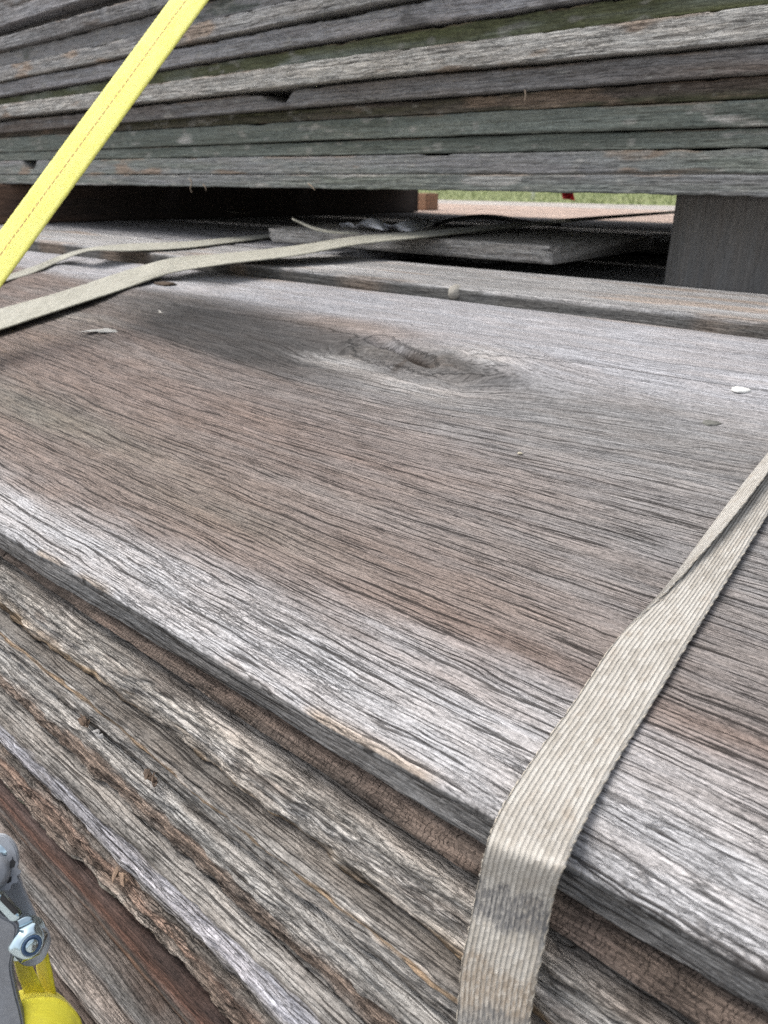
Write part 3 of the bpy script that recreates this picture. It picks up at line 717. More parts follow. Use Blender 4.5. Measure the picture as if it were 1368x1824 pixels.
# ------------------------------------------------------------------ straps
def cat_rom(pts, n):
    pts = np.asarray(pts, float); m = len(pts)
    ext = np.vstack([2 * pts[0] - pts[1], pts, 2 * pts[-1] - pts[-2]])
    u = np.linspace(0, m - 1, n); k = np.minimum(u.astype(int), m - 2); t = (u - k)[:, None]
    p0, p1, p2, p3_ = ext[k], ext[k + 1], ext[k + 2], ext[k + 3]
    return .5 * ((2 * p1) + (-p0 + p2) * t + (2 * p0 - 5 * p1 + 4 * p2 - p3_) * t**2 + (-p0 + 3 * p1 - 3 * p2 + p3_) * t**3)
def ribbon(name, L, R, n, mat, thick=.0014, nu=16, seed=0, zero=None, sm=0, selv=None, jag=.0002, fold=None, camber=0.0, width=None, drape=None):
    """L, R: matching 3D points on the strap's two edges."""
    Lp, Rp = cat_rom(L, n), cat_rom(R, n)
    if sm:
        for _ in range(sm):
            for Q in (Lp, Rp): Q[1:-1] = Q[1:-1] * .5 + (Q[:-2] + Q[2:]) * .25
    Cc = (Lp + Rp) / 2
    s = np.concatenate([[0], np.cumsum(np.linalg.norm(np.diff(Cc, axis=0), axis=1))])
    if zero is not None: s0 = s[int(round(zero / (len(L) - 1) * (n - 1)))]
    else: s0 = 0
    tang = np.gradient(Cc, axis=0); tang /= np.linalg.norm(tang, axis=1)[:, None]
    acr = Rp - Lp; Wd = np.linalg.norm(acr, axis=1)
    nrm = np.cross(acr, tang); nrm /= np.linalg.norm(nrm, axis=1)[:, None]
    sgn = np.sign(nrm[:, 2].mean()) or 1; nrm *= sgn
    us = np.linspace(0, 1, nu)
    top = np.zeros((n, nu, 3)); uv = np.zeros((n, nu, 3))
    wfull = width or np.median(Wd)
    for j, u in enumerate(us):
        e = jag * fbm(s * 700, j * 5.1, 0, 2, seed) if j in (0, nu - 1) else 0
        p = Lp + acr * u + (nrm * (camber * math.sin(math.pi * u)))
        if fold is not None: p = Lp + fold(u, s / s[-1], acr, nrm)
        p = p + (acr / Wd[:, None]) * np.asarray(e).reshape(-1, 1) * np.ones((n, 1))
        top[:, j] = p; uv[:, j, 0] = (u - .5) * wfull; uv[:, j, 1] = s - s0
    if drape is not None: top = drape(top)
    bot = top - nrm[:, None, :] * thick
    mid_ = (top + bot) / 2
    outl = mid_[:, :1] + (mid_[:, :1] - mid_[:, 1:2]) / np.linalg.norm(mid_[:, :1] - mid_[:, 1:2], axis=2, keepdims=True) * thick * .4
    outr = mid_[:, -1:] + (mid_[:, -1:] - mid_[:, -2:-1]) / np.linalg.norm(mid_[:, -1:] - mid_[:, -2:-1], axis=2, keepdims=True) * thick * .4
    P = np.concatenate([top, outr, bot[:, ::-1], outl], 1)
    UV = np.concatenate([uv, uv[:, -1:], uv[:, ::-1], uv[:, :1]], 1)
    me = grid_mesh(name, P, uv=UV)
    o = link(name, me, mat)
    if selv:                                            # corded edges: two twisted yarns on each rim
        for side_ in (0, -1):
            e = mid_[:, 0 if side_ == 0 else -1]; k2 = np.linspace(0, n - 1, n * 5); e = np.stack([np.interp(k2, np.arange(n), e[:, q]) for q in range(3)], 1)
            sl_ = np.interp(k2, np.arange(n), s)
            ax_ = np.stack([np.interp(k2, np.arange(n), (acr / Wd[:, None])[:, q]) for q in range(3)], 1); nx2 = np.stack([np.interp(k2, np.arange(n), nrm[:, q]) for q in range(3)], 1)
            rings = []
            for ph in (0, math.pi):
                a_ = sl_ / .0020 + ph + .4 * fbm(sl_ * 300, ph, 0, 2, seed)
                cc = e + ax_ * (selv * .6 * np.cos(a_))[:, None] + nx2 * (selv * .6 * np.sin(a_))[:, None]
                rings.append(np.stack([cc + (ax_ * math.cos(b_) + nx2 * math.sin(b_)) * selv * .62 for b_ in np.linspace(0, 2 * math.pi, 6, endpoint=False)], 1))
            for i_, rg in enumerate(rings):
                uv2 = np.zeros(rg.shape); uv2[..., 0] = .0003; uv2[..., 1] = sl_[:, None] - s0
                link('selvedge_yarn', grid_mesh('selvedge_yarn', rg, uv=uv2), CORD, o)
    return o

TANW = webbing_mat('tan_webbing', (.335, .308, .265), (.48, .458, .415), .0017, .0052, dirt=.45, contrast=.5,
                   stain=[(.055, .012, (.09, .09, .095), .72), (.090, .016, (.22, .17, .12), .65), (.100, .007, (.12, .12, .12), .7), (.060, .006, (.13, .13, .135), .3)], bumpd=.0006)
CORD = plain_mat('selvedge_cord', (.50, .45, .37), .8, 0, .3, 900, .0003)
GREYW = webbing_mat('grey_webbing', (.27, .26, .205), (.39, .38, .315), .0022, .006, dirt=.2, contrast=.7)
YELW = webbing_mat('yellow_webbing', (.89, .84, .14), (.90, .87, .22), .0016, .0036, stitch=True, contrast=.3, bumpd=.0006, dirt=0)
YELD = webbing_mat('yellow_webbing_roll', (.66, .56, .02), (.76, .68, .04), .0016, .0030, contrast=.08, bumpd=.00004, dirt=.15)

def above(p, h): p = np.array(p, float); p = p * (1 - h / max(abs(p[2]), .05)); return p   # towards the lens
# near tan strap: along the wide board, over its edge, down the pile
def bdh(x, y, h=.003): return above(bd(x, y), h)
def pile_pt(x, y, h):
    # smooth envelope of the pile front: Y as function of z
    r = ray(x, y)
    zs = np.array([-.222, -.24, -.262, -.285, -.305, -.33, -.36, -.40, -.46]); Ys = np.array([.177, .174, .166, .158, .147, .136, .122, .106, .085])
    t = .3
    for _ in range(80):
        Yt = np.interp(-r[2] * t, -zs, Ys) - h
        t = t + .5 * (Yt / r[1] - t)
    return r * t
Lpx = [(1560, 560), (1450, 700), (1368, 806), (1315, 872), (1246, 964), (1180, 1051), (1103, 1133), (1026, 1247), (960, 1338), (905, 1422)]
Rpx = [(1640, 560), (1530, 690), (1450, 793), (1395, 868), (1335, 966), (1272, 1067), (1221, 1150), (1150, 1268), (1093, 1360), (1038, 1458)]
Ls = [bdh(x, y) for x, y in Lpx[:-1]] + [bdh(900, 1430, .0065)]
Rs = [bdh(x, y) for x, y in Rpx[:-1]] + [bdh(1032, 1476, .0065)]
Ls += [pile_pt(869, 1499, .0085), pile_pt(855, 1559, .005), pile_pt(845, 1610, .004), pile_pt(834, 1662, .0035), pile_pt(821, 1728, .003), pile_pt(814, 1824, .003), pile_pt(806, 1930, .003), pile_pt(798, 2010, .003)]
Rs += [pile_pt(1003, 1540, .0085), pile_pt(985, 1590, .005), pile_pt(976, 1631, .004), pile_pt(965, 1690, .0035), pile_pt(950, 1759, .003), pile_pt(939, 1832, .003), pile_pt(930, 1935, .003), pile_pt(920, 2030, .003)]
# carry the strap on to the board's far side and further down the pile
for Q in (Ls, Rs):
    d0 = (Q[0] - Q[1]) / np.linalg.norm((Q[0] - Q[1])[:2])
    for k_ in (.07, .16):
        p_ = Q[0] + d0 * k_ if k_ == .07 else Q[0] + d0 * .09
        p_[2] = zmain(min(p_[1], .70)) + .004; Q.insert(0, p_)
    e_ = Q[-1] - Q[-2]; e_ /= np.linalg.norm(e_)
    Q.append(Q[-1] + e_ * .05); Q.append(Q[-1] + np.array([0, -.002, -.08]))
def foldf(u, s, acr, nrm):
    # the left edge is folded back over the strap, less and less towards the bend
    k = 1 - sst(FOLD_BEG, FOLD_END, s)
    f = .50 * k
    if u < .36:
        q = 1 - u / .36
        return acr * (f * q)[:, None] + nrm * (k * (.0022 + .0045 * q - .0015 * (1 - q)) )[:, None] * (1 if q > 0 else 0)
    return acr * ((u - .36) / .64) + nrm * 0
_C = (np.array(Ls) + np.array(Rs)) / 2
_s = np.concatenate([[0], np.cumsum(np.linalg.norm(np.diff(_C, axis=0), axis=1))]); FOLD_END = (_s[8] + .012) / _s[-1]; FOLD_BEG = _s[5] / _s[-1]; print([round(float(v - _s[11]), 4) for v in _s])
o = ribbon('lashing_strap', Ls, Rs, 790, TANW, thick=.0014, nu=44, seed=1, jag=.00035, fold=foldf, width=.036, zero=11, sm=60, selv=.00055)
tag(o, 'frayed tan webbing strap bent over the wide board edge, with a black scuff', 'strap')
# hanging selvedge thread line on the near strap edge comes from the jagged rim

# far grey strap, laid across the back boards
def zs_(x, y, z): return onZ(x, y, z)
# upper edge / lower edge pixels with heights
up = [(-130, 590), (0, 550), (110, 519), (230, 480), (310, 459), (400, 451), (520, 438), (640, 420), (760, 411), (900, 398), (1050, 386), (1200, 375.5), (1300, 369)]
lo = [(-130, 628), (0, 586), (90, 556), (210, 517), (306, 485), (400, 469), (520, 455), (640, 434), (760, 421), (900, 405), (1050, 391), (1200, 379), (1300, 372)]
zz = [-.150, -.140, -.132, -.122, -.116, -.107, -.098, -.088, -.082, -.078, -.074, -.072, -.07]
zz = [z + .0 for z in zz]
def surf_at(x, y, h):
    p = bd(x, y)
    if p[1] > .700: p = onZ(x, y, -.1165)
    return above(p, h)
LL = []; RR = []
for (a_, b_), i in zip(zip(up, lo), range(len(up))):
    if i <= 4: LL.append(surf_at(*a_, .004)); RR.append(surf_at(*b_, .006))
    else: LL.append(onZ(*a_, min(zz[i], -.07) - .002)); RR.append(onZ(*b_, zz[i] - .004))
o = ribbon('lashing_strap', LL, RR, 360, GREYW, thick=.0018, nu=20, seed=2, jag=.0008, width=.034)
tag(o, 'wide grey-green webbing strap running from the left edge to the dark gap', 'strap')
# thin strap behind it
up2 = [(-60, 512), (0, 494), (60, 474), (110, 454), (160, 441), (230, 434), (330, 430), (430, 421), (540, 411), (610, 406), (680, 402)]
lo2 = [(-60, 524), (0, 503), (60, 485), (110, 463), (160, 446), (230, 446), (330, 441), (430, 429), (540, 416), (610, 411), (680, 406)]
o = ribbon('lashing_strap', [surf_at(x, y, .005) for x, y in up2], [surf_at(x, y, .004) for x, y in lo2], 260, GREYW, thick=.0015, nu=10, seed=3, jag=.0006, width=.02)
tag(o, 'narrow twisted grey strap behind the wide grey-green one', 'strap')
# loose end curling up in the shade
pe = [(520, 388), (540, 396), (565, 405), (600, 411), (640, 412)]; pf = [(524, 392), (543, 401), (567, 410), (602, 415), (640, 416)]
hz = [-.068, -.076, -.083, -.0868, -.0878]
o = ribbon('strap_end', [onZ(x, y, z) for (x, y), z in zip(pe, hz)], [onZ(x, y, z - .001) for (x, y), z in zip(pf, hz)], 60, GREYW, thick=.0015, nu=6, seed=4, jag=.0005, width=.02)
tag(o, 'loose pale strap end curling up in the shade', 'strap')
# arched dark strap lying towards the right block
pe = [(770, 398), (805, 388), (845, 382), (890, 383), (940, 392), (1000, 396)]; pf = [(770, 402), (805, 393), (845, 389), (890, 391), (940, 398), (1000, 402)]
hz = [-.0885, -.079, -.072, -.074, -.085, -.0885]
o = ribbon('lashing_strap', [onZ(x, y, z) for (x, y), z in zip(pe, hz)], [onZ(x, y, z - .001) for (x, y), z in zip(pf, hz)], 60, plain_mat('black_webbing', (.035, .035, .037), .8, 0, .3, 900), thick=.002, nu=6, seed=5, width=.03)
tag(o, 'black strap arching up in the shade beside the white tape', 'strap')
# white folded tape: zigzag of facets
WT = plain_mat('white_tape', (.82, .83, .88), .5, 0, .08, 200, .0003)
fold_t = [(630, 404), (650, 392), (670, 388), (694, 402), (720, 393), (750, 391), (790, 394)]
fold_b = [(634, 408), (655, 404), (682, 409), (698, 409), (726, 411), (748, 408), (782, 398)]
hz = [-.0805, -.074, -.071, -.0795, -.074, -.075, -.0805]
o = ribbon('plastic_tape', [onZ(x, y, z) for (x, y), z in zip(fold_t, hz)], [onZ(x, y, z - .010) for (x, y), z in zip(fold_b, hz)], 80, WT, thick=.0008, nu=6, seed=6, jag=0)
tag(o, 'crumpled white plastic tape lying under the upper stack', 'tape')
fr_ = [(604, 398), (618, 396), (630, 399)], [(608, 405), (620, 404), (632, 406)]
o = ribbon('plastic_tape', [onZ(x, y, -.080) for x, y in fr_[0]], [onZ(x, y, -.088) for x, y in fr_[1]], 20, WT, thick=.0008, nu=5, seed=7, jag=0)
tag(o, 'small torn white scrap left of the crumpled tape', 'tape')

# yellow strap, taut in front of everything
dA, dB, dC = .86, .84, .82
yl = [(592, -400), (302, 0), (151, 205), (0, 411), (-180, 655)]; yr = [(662, -400), (368, 0), (184, 254), (0, 508), (-130, 680)]
dd = [.90, .86, .845, .83, .81]
o = ribbon('ratchet_strap', [atd(x, y, d + .016) for (x, y), d in zip(yl, dd)], [atd(x, y, d - .014) for (x, y), d in zip(yr, dd)], 400, YELW, thick=.0022, nu=14, seed=8, jag=.0006, camber=.0015)
tag(o, 'taut bright yellow webbing strap with a brown centre stitch crossing the upper left', 'strap')

# ------------------------------------------------------------------ ratchet buckle, lower left
STEEL = plain_mat('zinc_steel', (.40, .42, .45), .5, .4, .12, 500, .00004)
STEELD = plain_mat('zinc_steel_worn', (.25, .265, .29), .5, .45, .15, 400, .00005)
CHROME = plain_mat('bright_zinc', (.62, .76, .82), .16, 1.0, .08, 300, .00002)
BLUEP_ = plain_mat('nylon_insert', (.06, .11, .20), .4, 0, .1, 500, .00002)
def extrude_poly(name, px, d, th, mat, parent=None, tilt=(0, 0), bev=.0006, holes=None):
    """plate outline given in picture units on a plane d metres away, th thick."""
    c0 = np.mean(np.array(px, float), 0)
    V = []
    for x, y in px:
        V.append(atd(x, y, d + (x - c0[0]) * tilt[0] + (y - c0[1]) * tilt[1]))
    bm = bmesh.new()
    vs = [bm.verts.new(v) for v in V]
    f = bm.faces.new(vs); bm.normal_update()
    if f.normal.dot(Vector(V[0])) > 0: f.normal_flip()
    r = bmesh.ops.extrude_face_region(bm, geom=[f])
    nv = [g for g in r['geom'] if isinstance(g, bmesh.types.BMVert)]
    bmesh.ops.translate(bm, verts=nv, vec=-f.normal * th)
    bmesh.ops.recalc_face_normals(bm, faces=list(bm.faces))
    if bev: bmesh.ops.bevel(bm, geom=[e for e in bm.edges if e.calc_face_angle(0) > .8], offset=bev, segments=2, affect='EDGES')
    me = bpy.data.meshes.new(name); bm.to_mesh(me); bm.free()
    smooth(me, False)
    return link(name, me, mat, parent)
def spline2(px, n):
    p = cat_rom([(x, y, 0) for x, y in px], n); return [(q[0], q[1]) for q in p]
def lathe(name, prof, seg, origin, axis, mat, parent=None, hexr=None):
    """prof: (radius, height) along axis; hexr: indexes treated as hexagonal."""
    ax = Vector(axis).normalized(); u = ax.orthogonal().normalized(); v = ax.cross(u)
    V = []; Fc = []
    for i, (r, h) in enumerate(prof):
        for k in range(seg):
            a_ = 2 * math.pi * k / seg
            rr = r
            if hexr and i in hexr:
                q = (a_ % (math.pi / 3)) - math.pi / 6; rr = min(r / math.cos(q) , r * 1.12)
            V.append(Vector(origin) + ax * h + (u * math.cos(a_) + v * math.sin(a_)) * rr)
    for i in range(len(prof) - 1):
        for k in range(seg):
            Fc.append((i * seg + k, i * seg + (k + 1) % seg, (i + 1) * seg + (k + 1) % seg, (i + 1) * seg + k))
    Fc.append(tuple(range(seg))[::-1]); Fc.append(tuple((len(prof) - 1) * seg + k for k in range(seg)))
    me = bpy.data.meshes.new(name); me.from_pydata([tuple(p) for p in V], [], Fc); me.update()
    o = link(name, me, mat, parent)
    smooth(me, True)
    return o
RD = .345
base = atd(-20, 1760, RD)
rb = bpy.data.objects.new('ratchet_buckle', None); COL.objects.link(rb)
rb.location = base
tag(rb, 'galvanised steel ratchet buckle with a lock nut in the lower left corner', 'ratchet buckle')
parts = []
outl = [(-120, 1500), (-60, 1484), (0, 1483), (18, 1489), (31, 1505), (36, 1526), (34, 1546), (40, 1568), (52, 1597), (64, 1624), (70, 1640), (69, 1646), (84, 1651), (91, 1668), (90, 1684), (80, 1706), (62, 1716), (44, 1714), (28, 1702), (10, 1700), (-60, 1740), (-120, 1760)]
parts.append(extrude_poly('side_plate', spline2(outl, 110), RD + .006, .0025, STEEL, bev=.0005))
hand = [(-140, 1590), (-20, 1600), (10, 1625), (34, 1640), (33, 1668), (27, 1700), (26, 1720), (34, 1760), (44, 1800), (52, 1850), (66, 1930), (-140, 1930)]
parts.append(extrude_poly('handle_plate', spline2(hand, 90), RD - .004, .0035, STEELD, bev=.0008, tilt=(0, .00002)))
slot = [(0, 1585), (4, 1583), (42, 1624), (38, 1632), (26, 1634), (0, 1606), (-12, 1596)]
parts.append(extrude_poly('pawl', slot, RD - .006, .004, CHROME, bev=.0006))
slot2 = [(4, 1592), (34, 1624), (27, 1629), (0, 1602)]
parts.append(extrude_poly('pawl_slot_shade', slot2, RD - .0105, .0006, plain_mat('slot_shade', (.02, .02, .022), .5), bev=0))  # black sheet on the pawl stands in for the shade inside its slot
NOTCH_SHADE = plain_mat('notch_shade', (.015, .015, .017), .5)  # for thin black sheets laid over the gear as the shade in its notches
parts.append(extrude_poly('notch', [(18, 1534), (22, 1530), (28, 1535), (26, 1544), (18, 1547)], RD - .0012, .0004, NOTCH_SHADE, bev=0))
parts.append(extrude_poly('notch', [(15, 1563), (21, 1561), (20, 1570), (13, 1574)], RD - .0012, .0004, NOTCH_SHADE, bev=0))
vdir = -np.array(ray(0, 1555))
parts.append(lathe('rivet', [(.0034, 0), (.0034, .0012), (.0026, .0018), (.0002, .0020)], 24, atd(6, 1511, RD + .005), vdir / np.linalg.norm(vdir), CHROME))
parts.append(lathe('spool_cap', [(.0001, .008), (.0045, .008), (.0068, .0065), (.0074, .004), (.0074, 0)][::-1], 40, atd(-12, 1556, RD), vdir, STEELD))
# gear teeth round the spool
bm = bmesh.new()
ring = []
gc = atd(-8, 1556, RD + .001); ax = Vector(vdir); uu = ax.orthogonal().normalized(); vv = ax.cross(uu)
nT = 13
for k in range(nT * 4):
    a_ = 2 * math.pi * k / (nT * 4); rr = .0086 if k % 4 in (0, 1) else .0076
    ring.append(bm.verts.new(Vector(gc) + (uu * math.cos(a_) + vv * math.sin(a_)) * rr))
f = bm.faces.new(ring); r_ = bmesh.ops.extrude_face_region(bm, geom=[f]); bmesh.ops.translate(bm, verts=[g for g in r_['geom'] if isinstance(g, bmesh.types.BMVert)], vec=ax * .003)
bmesh.ops.recalc_face_normals(bm, faces=list(bm.faces))
me = bpy.data.meshes.new('gear_wheel'); bm.to_mesh(me); bm.free(); parts.append(link('gear_wheel', me, STEELD))
# nut: flange washer + hex + nylon ring + bolt end, pointing down-right towards the lens
nd = (Vector(atd(74, 1700, RD - .02)) - Vector(atd(47, 1672, RD - .006))).normalized()
n0 = atd(43, 1670, RD)
parts.append(lathe('washer', [(.0092, 0), (.0096, .0006), (.0090, .0016)], 40, n0, nd, CHROME))
nut = lathe('lock_nut', [(.0070, .0016), (.0073, .0022), (.0073, .0066), (.0066, .0076), (.0058, .0098), (.0050, .0103), (.0038, .0102), (.0037, .0090)], 72, n0, nd, CHROME, hexr={0, 1, 2})
parts.append(nut)
ins = lathe('nylon_insert', [(.0037, .0085), (.0044, .01045), (.0036, .0107), (.0030, .0098)], 40, n0, nd, BLUEP_)
parts.append(lathe('bolt_end', [(.0030, 0), (.0030, .0100), (.0026, .0108), (.0018, .0110)], 32, n0, nd, CHROME))
for p_ in parts:
    p_.parent = rb; p_.matrix_parent_inverse = Matrix.Translation(-Vector(base))
ins.parent = nut

# yellow webbing bundle under the nut
yb = bpy.data.objects.new('webbing_bundle', None); COL.objects.link(yb); yb.location = atd(90, 1800, RD)
tag(yb, 'folded and rolled yellow webbing hanging below the lock nut', 'strap')
yp = []
D = RD + .010
yp.append(ribbon('webbing_strand', [atd(22, 1700, D), atd(30, 1735, D), atd(44, 1772, D - .002)], [atd(42, 1700, D - .004), atd(58, 1735, D - .004), atd(76, 1768, D - .004)], 40, YELD, thick=.0016, nu=8, seed=11, width=.02))
yp.append(ribbon('webbing_strand', [atd(62, 1700, D + .004), atd(66, 1735, D + .004), atd(76, 1775, D + .002)], [atd(80, 1700, D - .002), atd(88, 1735, D - .002), atd(96, 1778, D - .002)], 40, YELD, thick=.0016, nu=8, seed=12, width=.02))
# rolled part: an arch of webbing seen from above
LLr = [atd(28, 1766, D + .006), atd(60, 1758, D + .006), atd(95, 1764, D + .006), atd(122, 1785, D + .006), atd(140, 1812, D + .006), atd(146, 1860, D + .006), atd(146, 1940, D + .008)]
RRr = [atd(34, 1786, D - .012), atd(66, 1779, D - .013), atd(98, 1780, D - .013), atd(124, 1792, D - .012), atd(144, 1816, D - .010), atd(150, 1860, D - .008), atd(150, 1940, D - .006)]
yp.append(ribbon('webbing_roll', LLr, RRr, 90, YELD, thick=.0016, nu=14, seed=13, width=.026))
# front face of the roll
A_ = [atd(34, 1786, D - .0125), atd(66, 1780, D - .0138), atd(98, 1781, D - .0138), atd(124, 1793, D - .0125), atd(144, 1817, D - .0105)]
B_ = [atd(40, 1960, D - .016), atd(72, 1960, D - .020), atd(104, 1960, D - .019), atd(132, 1960, D - .016), atd(150, 1960, D - .010)]
yp.append(ribbon('webbing_roll', A_, B_, 60, YELD, thick=.0016, nu=30, seed=14, width=.05))
scr = ribbon('white_label', [atd(42, 1742, D + .008), atd(58, 1748, D + .008), atd(72, 1765, D + .008)], [atd(40, 1770, D + .008), atd(56, 1775, D + .008), atd(70, 1780, D + .008)], 14, plain_mat('white_cloth_label', (.55, .53, .5), .8), thick=.0006, nu=5, seed=15)
yp.append(scr)
for p_ in yp:
    p_.parent = yb; p_.matrix_parent_inverse = Matrix.Translation(-yb.location)

# ------------------------------------------------------------------ small things
# round pale bead of hardened glue / galvanised roofing nail cap on the far swell
def blobmesh(name, p, sx, sy, sz, mat, seed, amt=.15, sub=3):
    bm = bmesh.new(); bmesh.ops.create_icosphere(bm, subdivisions=sub, radius=1)
    for v in bm.verts:
        f_ = 1 + amt * float(fbm(v.co.x * 1.5, v.co.y * 1.5, v.co.z * 1.5, 3, seed)); v.co = Vector((v.co.x * sx * f_, v.co.y * sy * f_, v.co.z * sz * f_))
    me = bpy.data.meshes.new(name); bm.to_mesh(me); bm.free(); smooth(me)
    o = link(name, me, mat); o.location = p; return o
STONE = plain_mat('pale_stone', (.33, .31, .27), .9, 0, .35, 700, .0006)
p = bd(812, 534); p = Vector((p[0], p[1], SURF(p[0], p[1]) + .0075))
o = blobmesh('pebble', p, .0095, .0095, .0088, STONE, 3, .22); tag(o, 'small round grey pebble sitting near the far edge of the wide board', 'pebble')
def disc(name, x, y, r, h, mat, label, cat, rot=0, ell=1.0, flat=1):
    p = bd(x, y); z = float(SURF(p[0], p[1]))
    V = []; Fc = []; seg = 28
    for rr, hh in ((1, -.001), (1, h * .3), (.8, h * .85), (.4, h), (0.02, h * .95)):
        for k in range(seg):
            a_ = 2 * math.pi * k / seg; q = rr * r * (1 + .06 * math.sin(3 * a_ + 1) + .04 * math.sin(7 * a_))
            V.append((p[0] + math.cos(a_) * q * ell, p[1] + math.sin(a_) * q, z + hh))
    for i in range(4):
        for k in range(seg): Fc.append((i * seg + k, i * seg + (k + 1) % seg, (i + 1) * seg + (k + 1) % seg, (i + 1) * seg + k))
    Fc.append(tuple(4 * seg + k for k in range(seg)))
    me = bpy.data.meshes.new(name); me.from_pydata(V, [], Fc); smooth(me)
    o = link(name, me, mat); tag(o, label, cat); return o
disc('nail_head', 1318, 702, .0066, .0009, plain_mat('white_paint', (.72, .72, .69), .6, 0, .12, 900, .0004), 'flat white nail head near the right edge of the wide board', 'nail')
disc('nail_head', 1268, 751, .0060, .0006, plain_mat('grey_nail', (.14, .14, .125), .8, 0, .4, 700, .0005), 'dull grey sunken nail head left of the white one', 'nail')
o = blobmesh('paint_chip', Vector(bd(188, 590)) + Vector((0, 0, .0005)), .017, .007, .0012, plain_mat('chalky_white', (.42, .41, .385), .9, 0, .2, 400, .0005), 9, 1.5, 4); tag(o, 'elongated chalky white chip below the wide grey-green strap', 'chip'); o.rotation_euler[2] = .9
o = blobmesh('paint_chip', Vector(bd(296, 556)) + Vector((0, 0, .0003)), .009, .006, .0010, plain_mat('chalky_white_small', (.48, .46, .42), .9, 0, .2, 400, .0005), 10, 1.4, 4); tag(o, 'small chalky white chip inside the dark stain', 'chip')
o = blobmesh('paint_chip', Vector(bd(926, 809)) + Vector((0, 0, .0008)), .0018, .0012, .0006, plain_mat('straw_chip', (.5, .45, .34), .9, 0, .2, 400, .0005), 11, .5); tag(o, 'tiny straw-coloured speck in the middle right of the wide board', 'chip')
o = blobmesh('wood_knot', Vector(bd(294, 508)) + Vector((0, 0, .002)), .020, .008, .003, plain_mat('rot_brown', (.07, .05, .035), .95, 0, .4, 400, .001), 12, .6); tag(o, 'dark brown splintered lump beside the wide grey-green strap', 'splinter')

# splinters and knots on the rough board edges
SPL = plain_mat('splinter_brown', (.10, .07, .05), .95, 0, .5, 500, .0008)
SPG = plain_mat('splinter_grey', (.36, .35, .34), .95, 0, .3, 500, .0006)
def tube(name, pts, r0, r1, mat, seg=6):
    pts = cat_rom(pts, 16); n = len(pts)
    T = np.gradient(pts, axis=0); T /= np.linalg.norm(T, axis=1)[:, None]
    ref = np.array([.3, .2, .9]); U_ = np.cross(T, ref); U_ /= np.linalg.norm(U_, axis=1)[:, None]; V_ = np.cross(T, U_)
    rr = np.linspace(r0, r1, n)[:, None]
    P = np.stack([pts + rr * (U_ * math.cos(a_) + V_ * math.sin(a_)) for a_ in np.linspace(0, 2 * math.pi, seg, endpoint=False)], 1)
    return link(name, grid_mesh(name, P), mat)
sl = [(148, 1283, 'dark curled splinter on the rough brown board, upper one', SPL, 9), (174, 1308, 'pale chip wedged beside the dark curled splinter', SPG, 6),
      (268, 1385, 'dark knotty splinter halfway along the rough brown board', SPL, 9), (215, 1563, 'brown torn bark flake on the peeling board', plain_mat('bark_flake', (.20, .14, .10), .95, 0, .4, 500, .001), 10)]
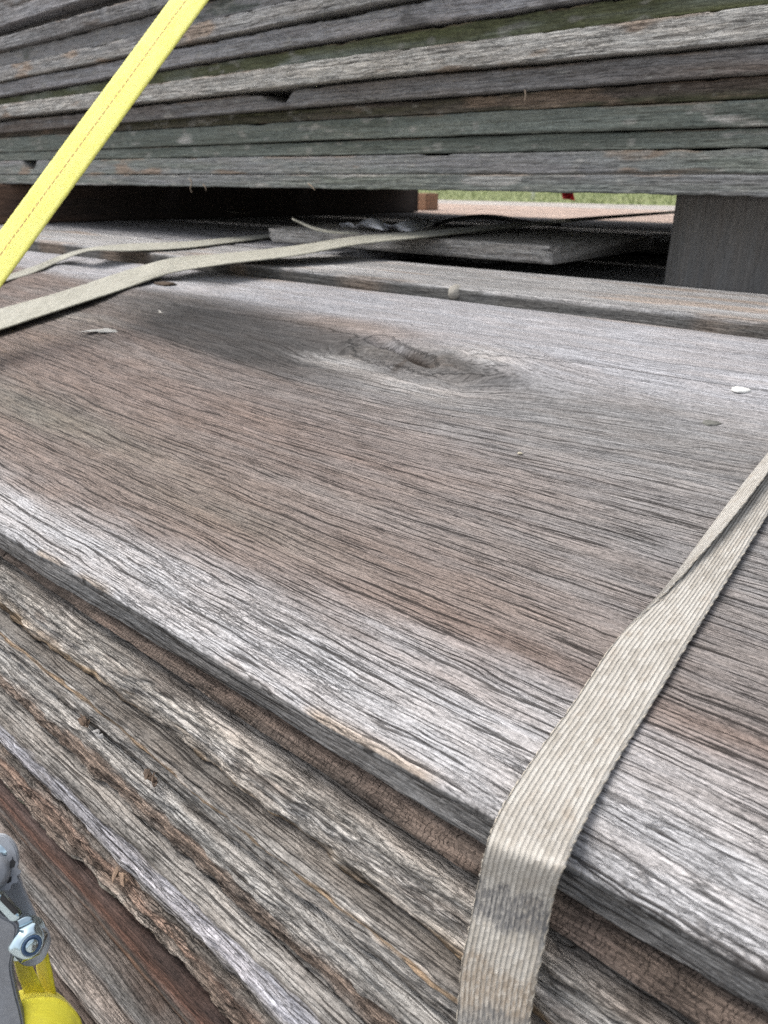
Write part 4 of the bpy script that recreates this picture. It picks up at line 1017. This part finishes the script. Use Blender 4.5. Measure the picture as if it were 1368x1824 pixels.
def shards(name, p, mat, n, ln, seed):
    rng = random.Random(seed); bm = bmesh.new()
    for i in range(n):
        d = Vector((rng.uniform(.6, 1) * rng.choice((-1, 1)), rng.uniform(-.6, .1), rng.uniform(-.35, .5))).normalized()
        c = Vector(p) + Vector((rng.uniform(-.5, .5) * ln, rng.uniform(-.001, .001), rng.uniform(-.2, .2) * ln))
        l = ln * rng.uniform(.4, 1); wd = ln * rng.uniform(.06, .16); u = d.orthogonal().normalized(); v = d.cross(u)
        ring = []
        for (t, r) in ((-.5, .4), (-.2, 1), (.15, .8), (.5, .05)):
            c2 = c + d * l * t + u * wd * rng.uniform(-.6, .6)
            ring.append([bm.verts.new(c2 + (u * math.cos(a_) * 1.3 + v * math.sin(a_) * .6) * wd * r) for a_ in (0, 1.3, 2.6, 3.9, 5.2)])
        for k in range(3):
            for q in range(5): bm.faces.new((ring[k][q], ring[k][(q + 1) % 5], ring[k + 1][(q + 1) % 5], ring[k + 1][q]))
        bm.faces.new(ring[0][::-1]); bm.faces.new(ring[3])
    me = bpy.data.meshes.new(name); bm.to_mesh(me); bm.free(); return link(name, me, mat)
for x, y, lab, m_, r_ in sl:
    p = pile_pt(x, y, .001)
    tag(shards('splinter', p, m_, 9, r_ * .0011, x), lab, 'splinter')
FIB = plain_mat('wood_fibre', (.42, .33, .25), .9, 0, .2, 300)
fibs = [([(338, 318), (341, 326), (339, 336), (342, 343)], 'tan wood fibre hanging below the lowest upper plank left of centre'), ([(362, 328), (366, 334), (367, 341)], 'short curled fibre hanging right beside the longer tan fibre'),
        ([(549, 327), (556, 333), (561, 339)], 'tan wood fibre tuft under the lowest upper plank at centre'), ([(935, 160), (936, 170), (934, 180)], 'tiny root hair hanging on the dark mossy plank')]
for pts, lab in fibs:
    o = tube('wood_fibre', [onY(x, y, .925) for x, y in pts], .0011, .0003, FIB); tag(o, lab, 'fibre')
o = tube('wood_fibre', [onZ(x, y, -.10) for x, y in [(405, 377), (430, 379), (450, 375), (461, 366)]], .0007, .0004, plain_mat('pale_fibre', (.4, .38, .32), .9)); tag(o, 'thin pale curved fibre in the black gap', 'fibre')

# red cloth tag hanging behind the stack, white post in the field
pts_t = [onY(1000, 341, 2.10), onY(1012, 342, 2.10), onY(1021, 343, 2.10)]; pts_b = [onY(1003, 354, 2.12), onY(1013, 355, 2.105), onY(1024, 356.5, 2.12)]
o = ribbon('cloth_tag', pts_t, pts_b, 12, plain_mat('red_cloth', (.60, .02, .03), .8, 0, .2, 200), thick=.0015, nu=6, seed=20, jag=0); tag(o, 'small bright red cloth tag hanging in the gap', 'cloth tag')
pp = onZ(949, 357, GZ)
o = lathe('marker_post', [(.09, 0), (.09, 1.0), (.075, 1.04), (.03, 1.06)], 20, (pp[0], pp[1], GZ - .02), (0, 0, 1), plain_mat('white_post', (.8, .8, .8), .6, 0, .1, 10)); tag(o, 'distant white marker post on the grass', 'post')
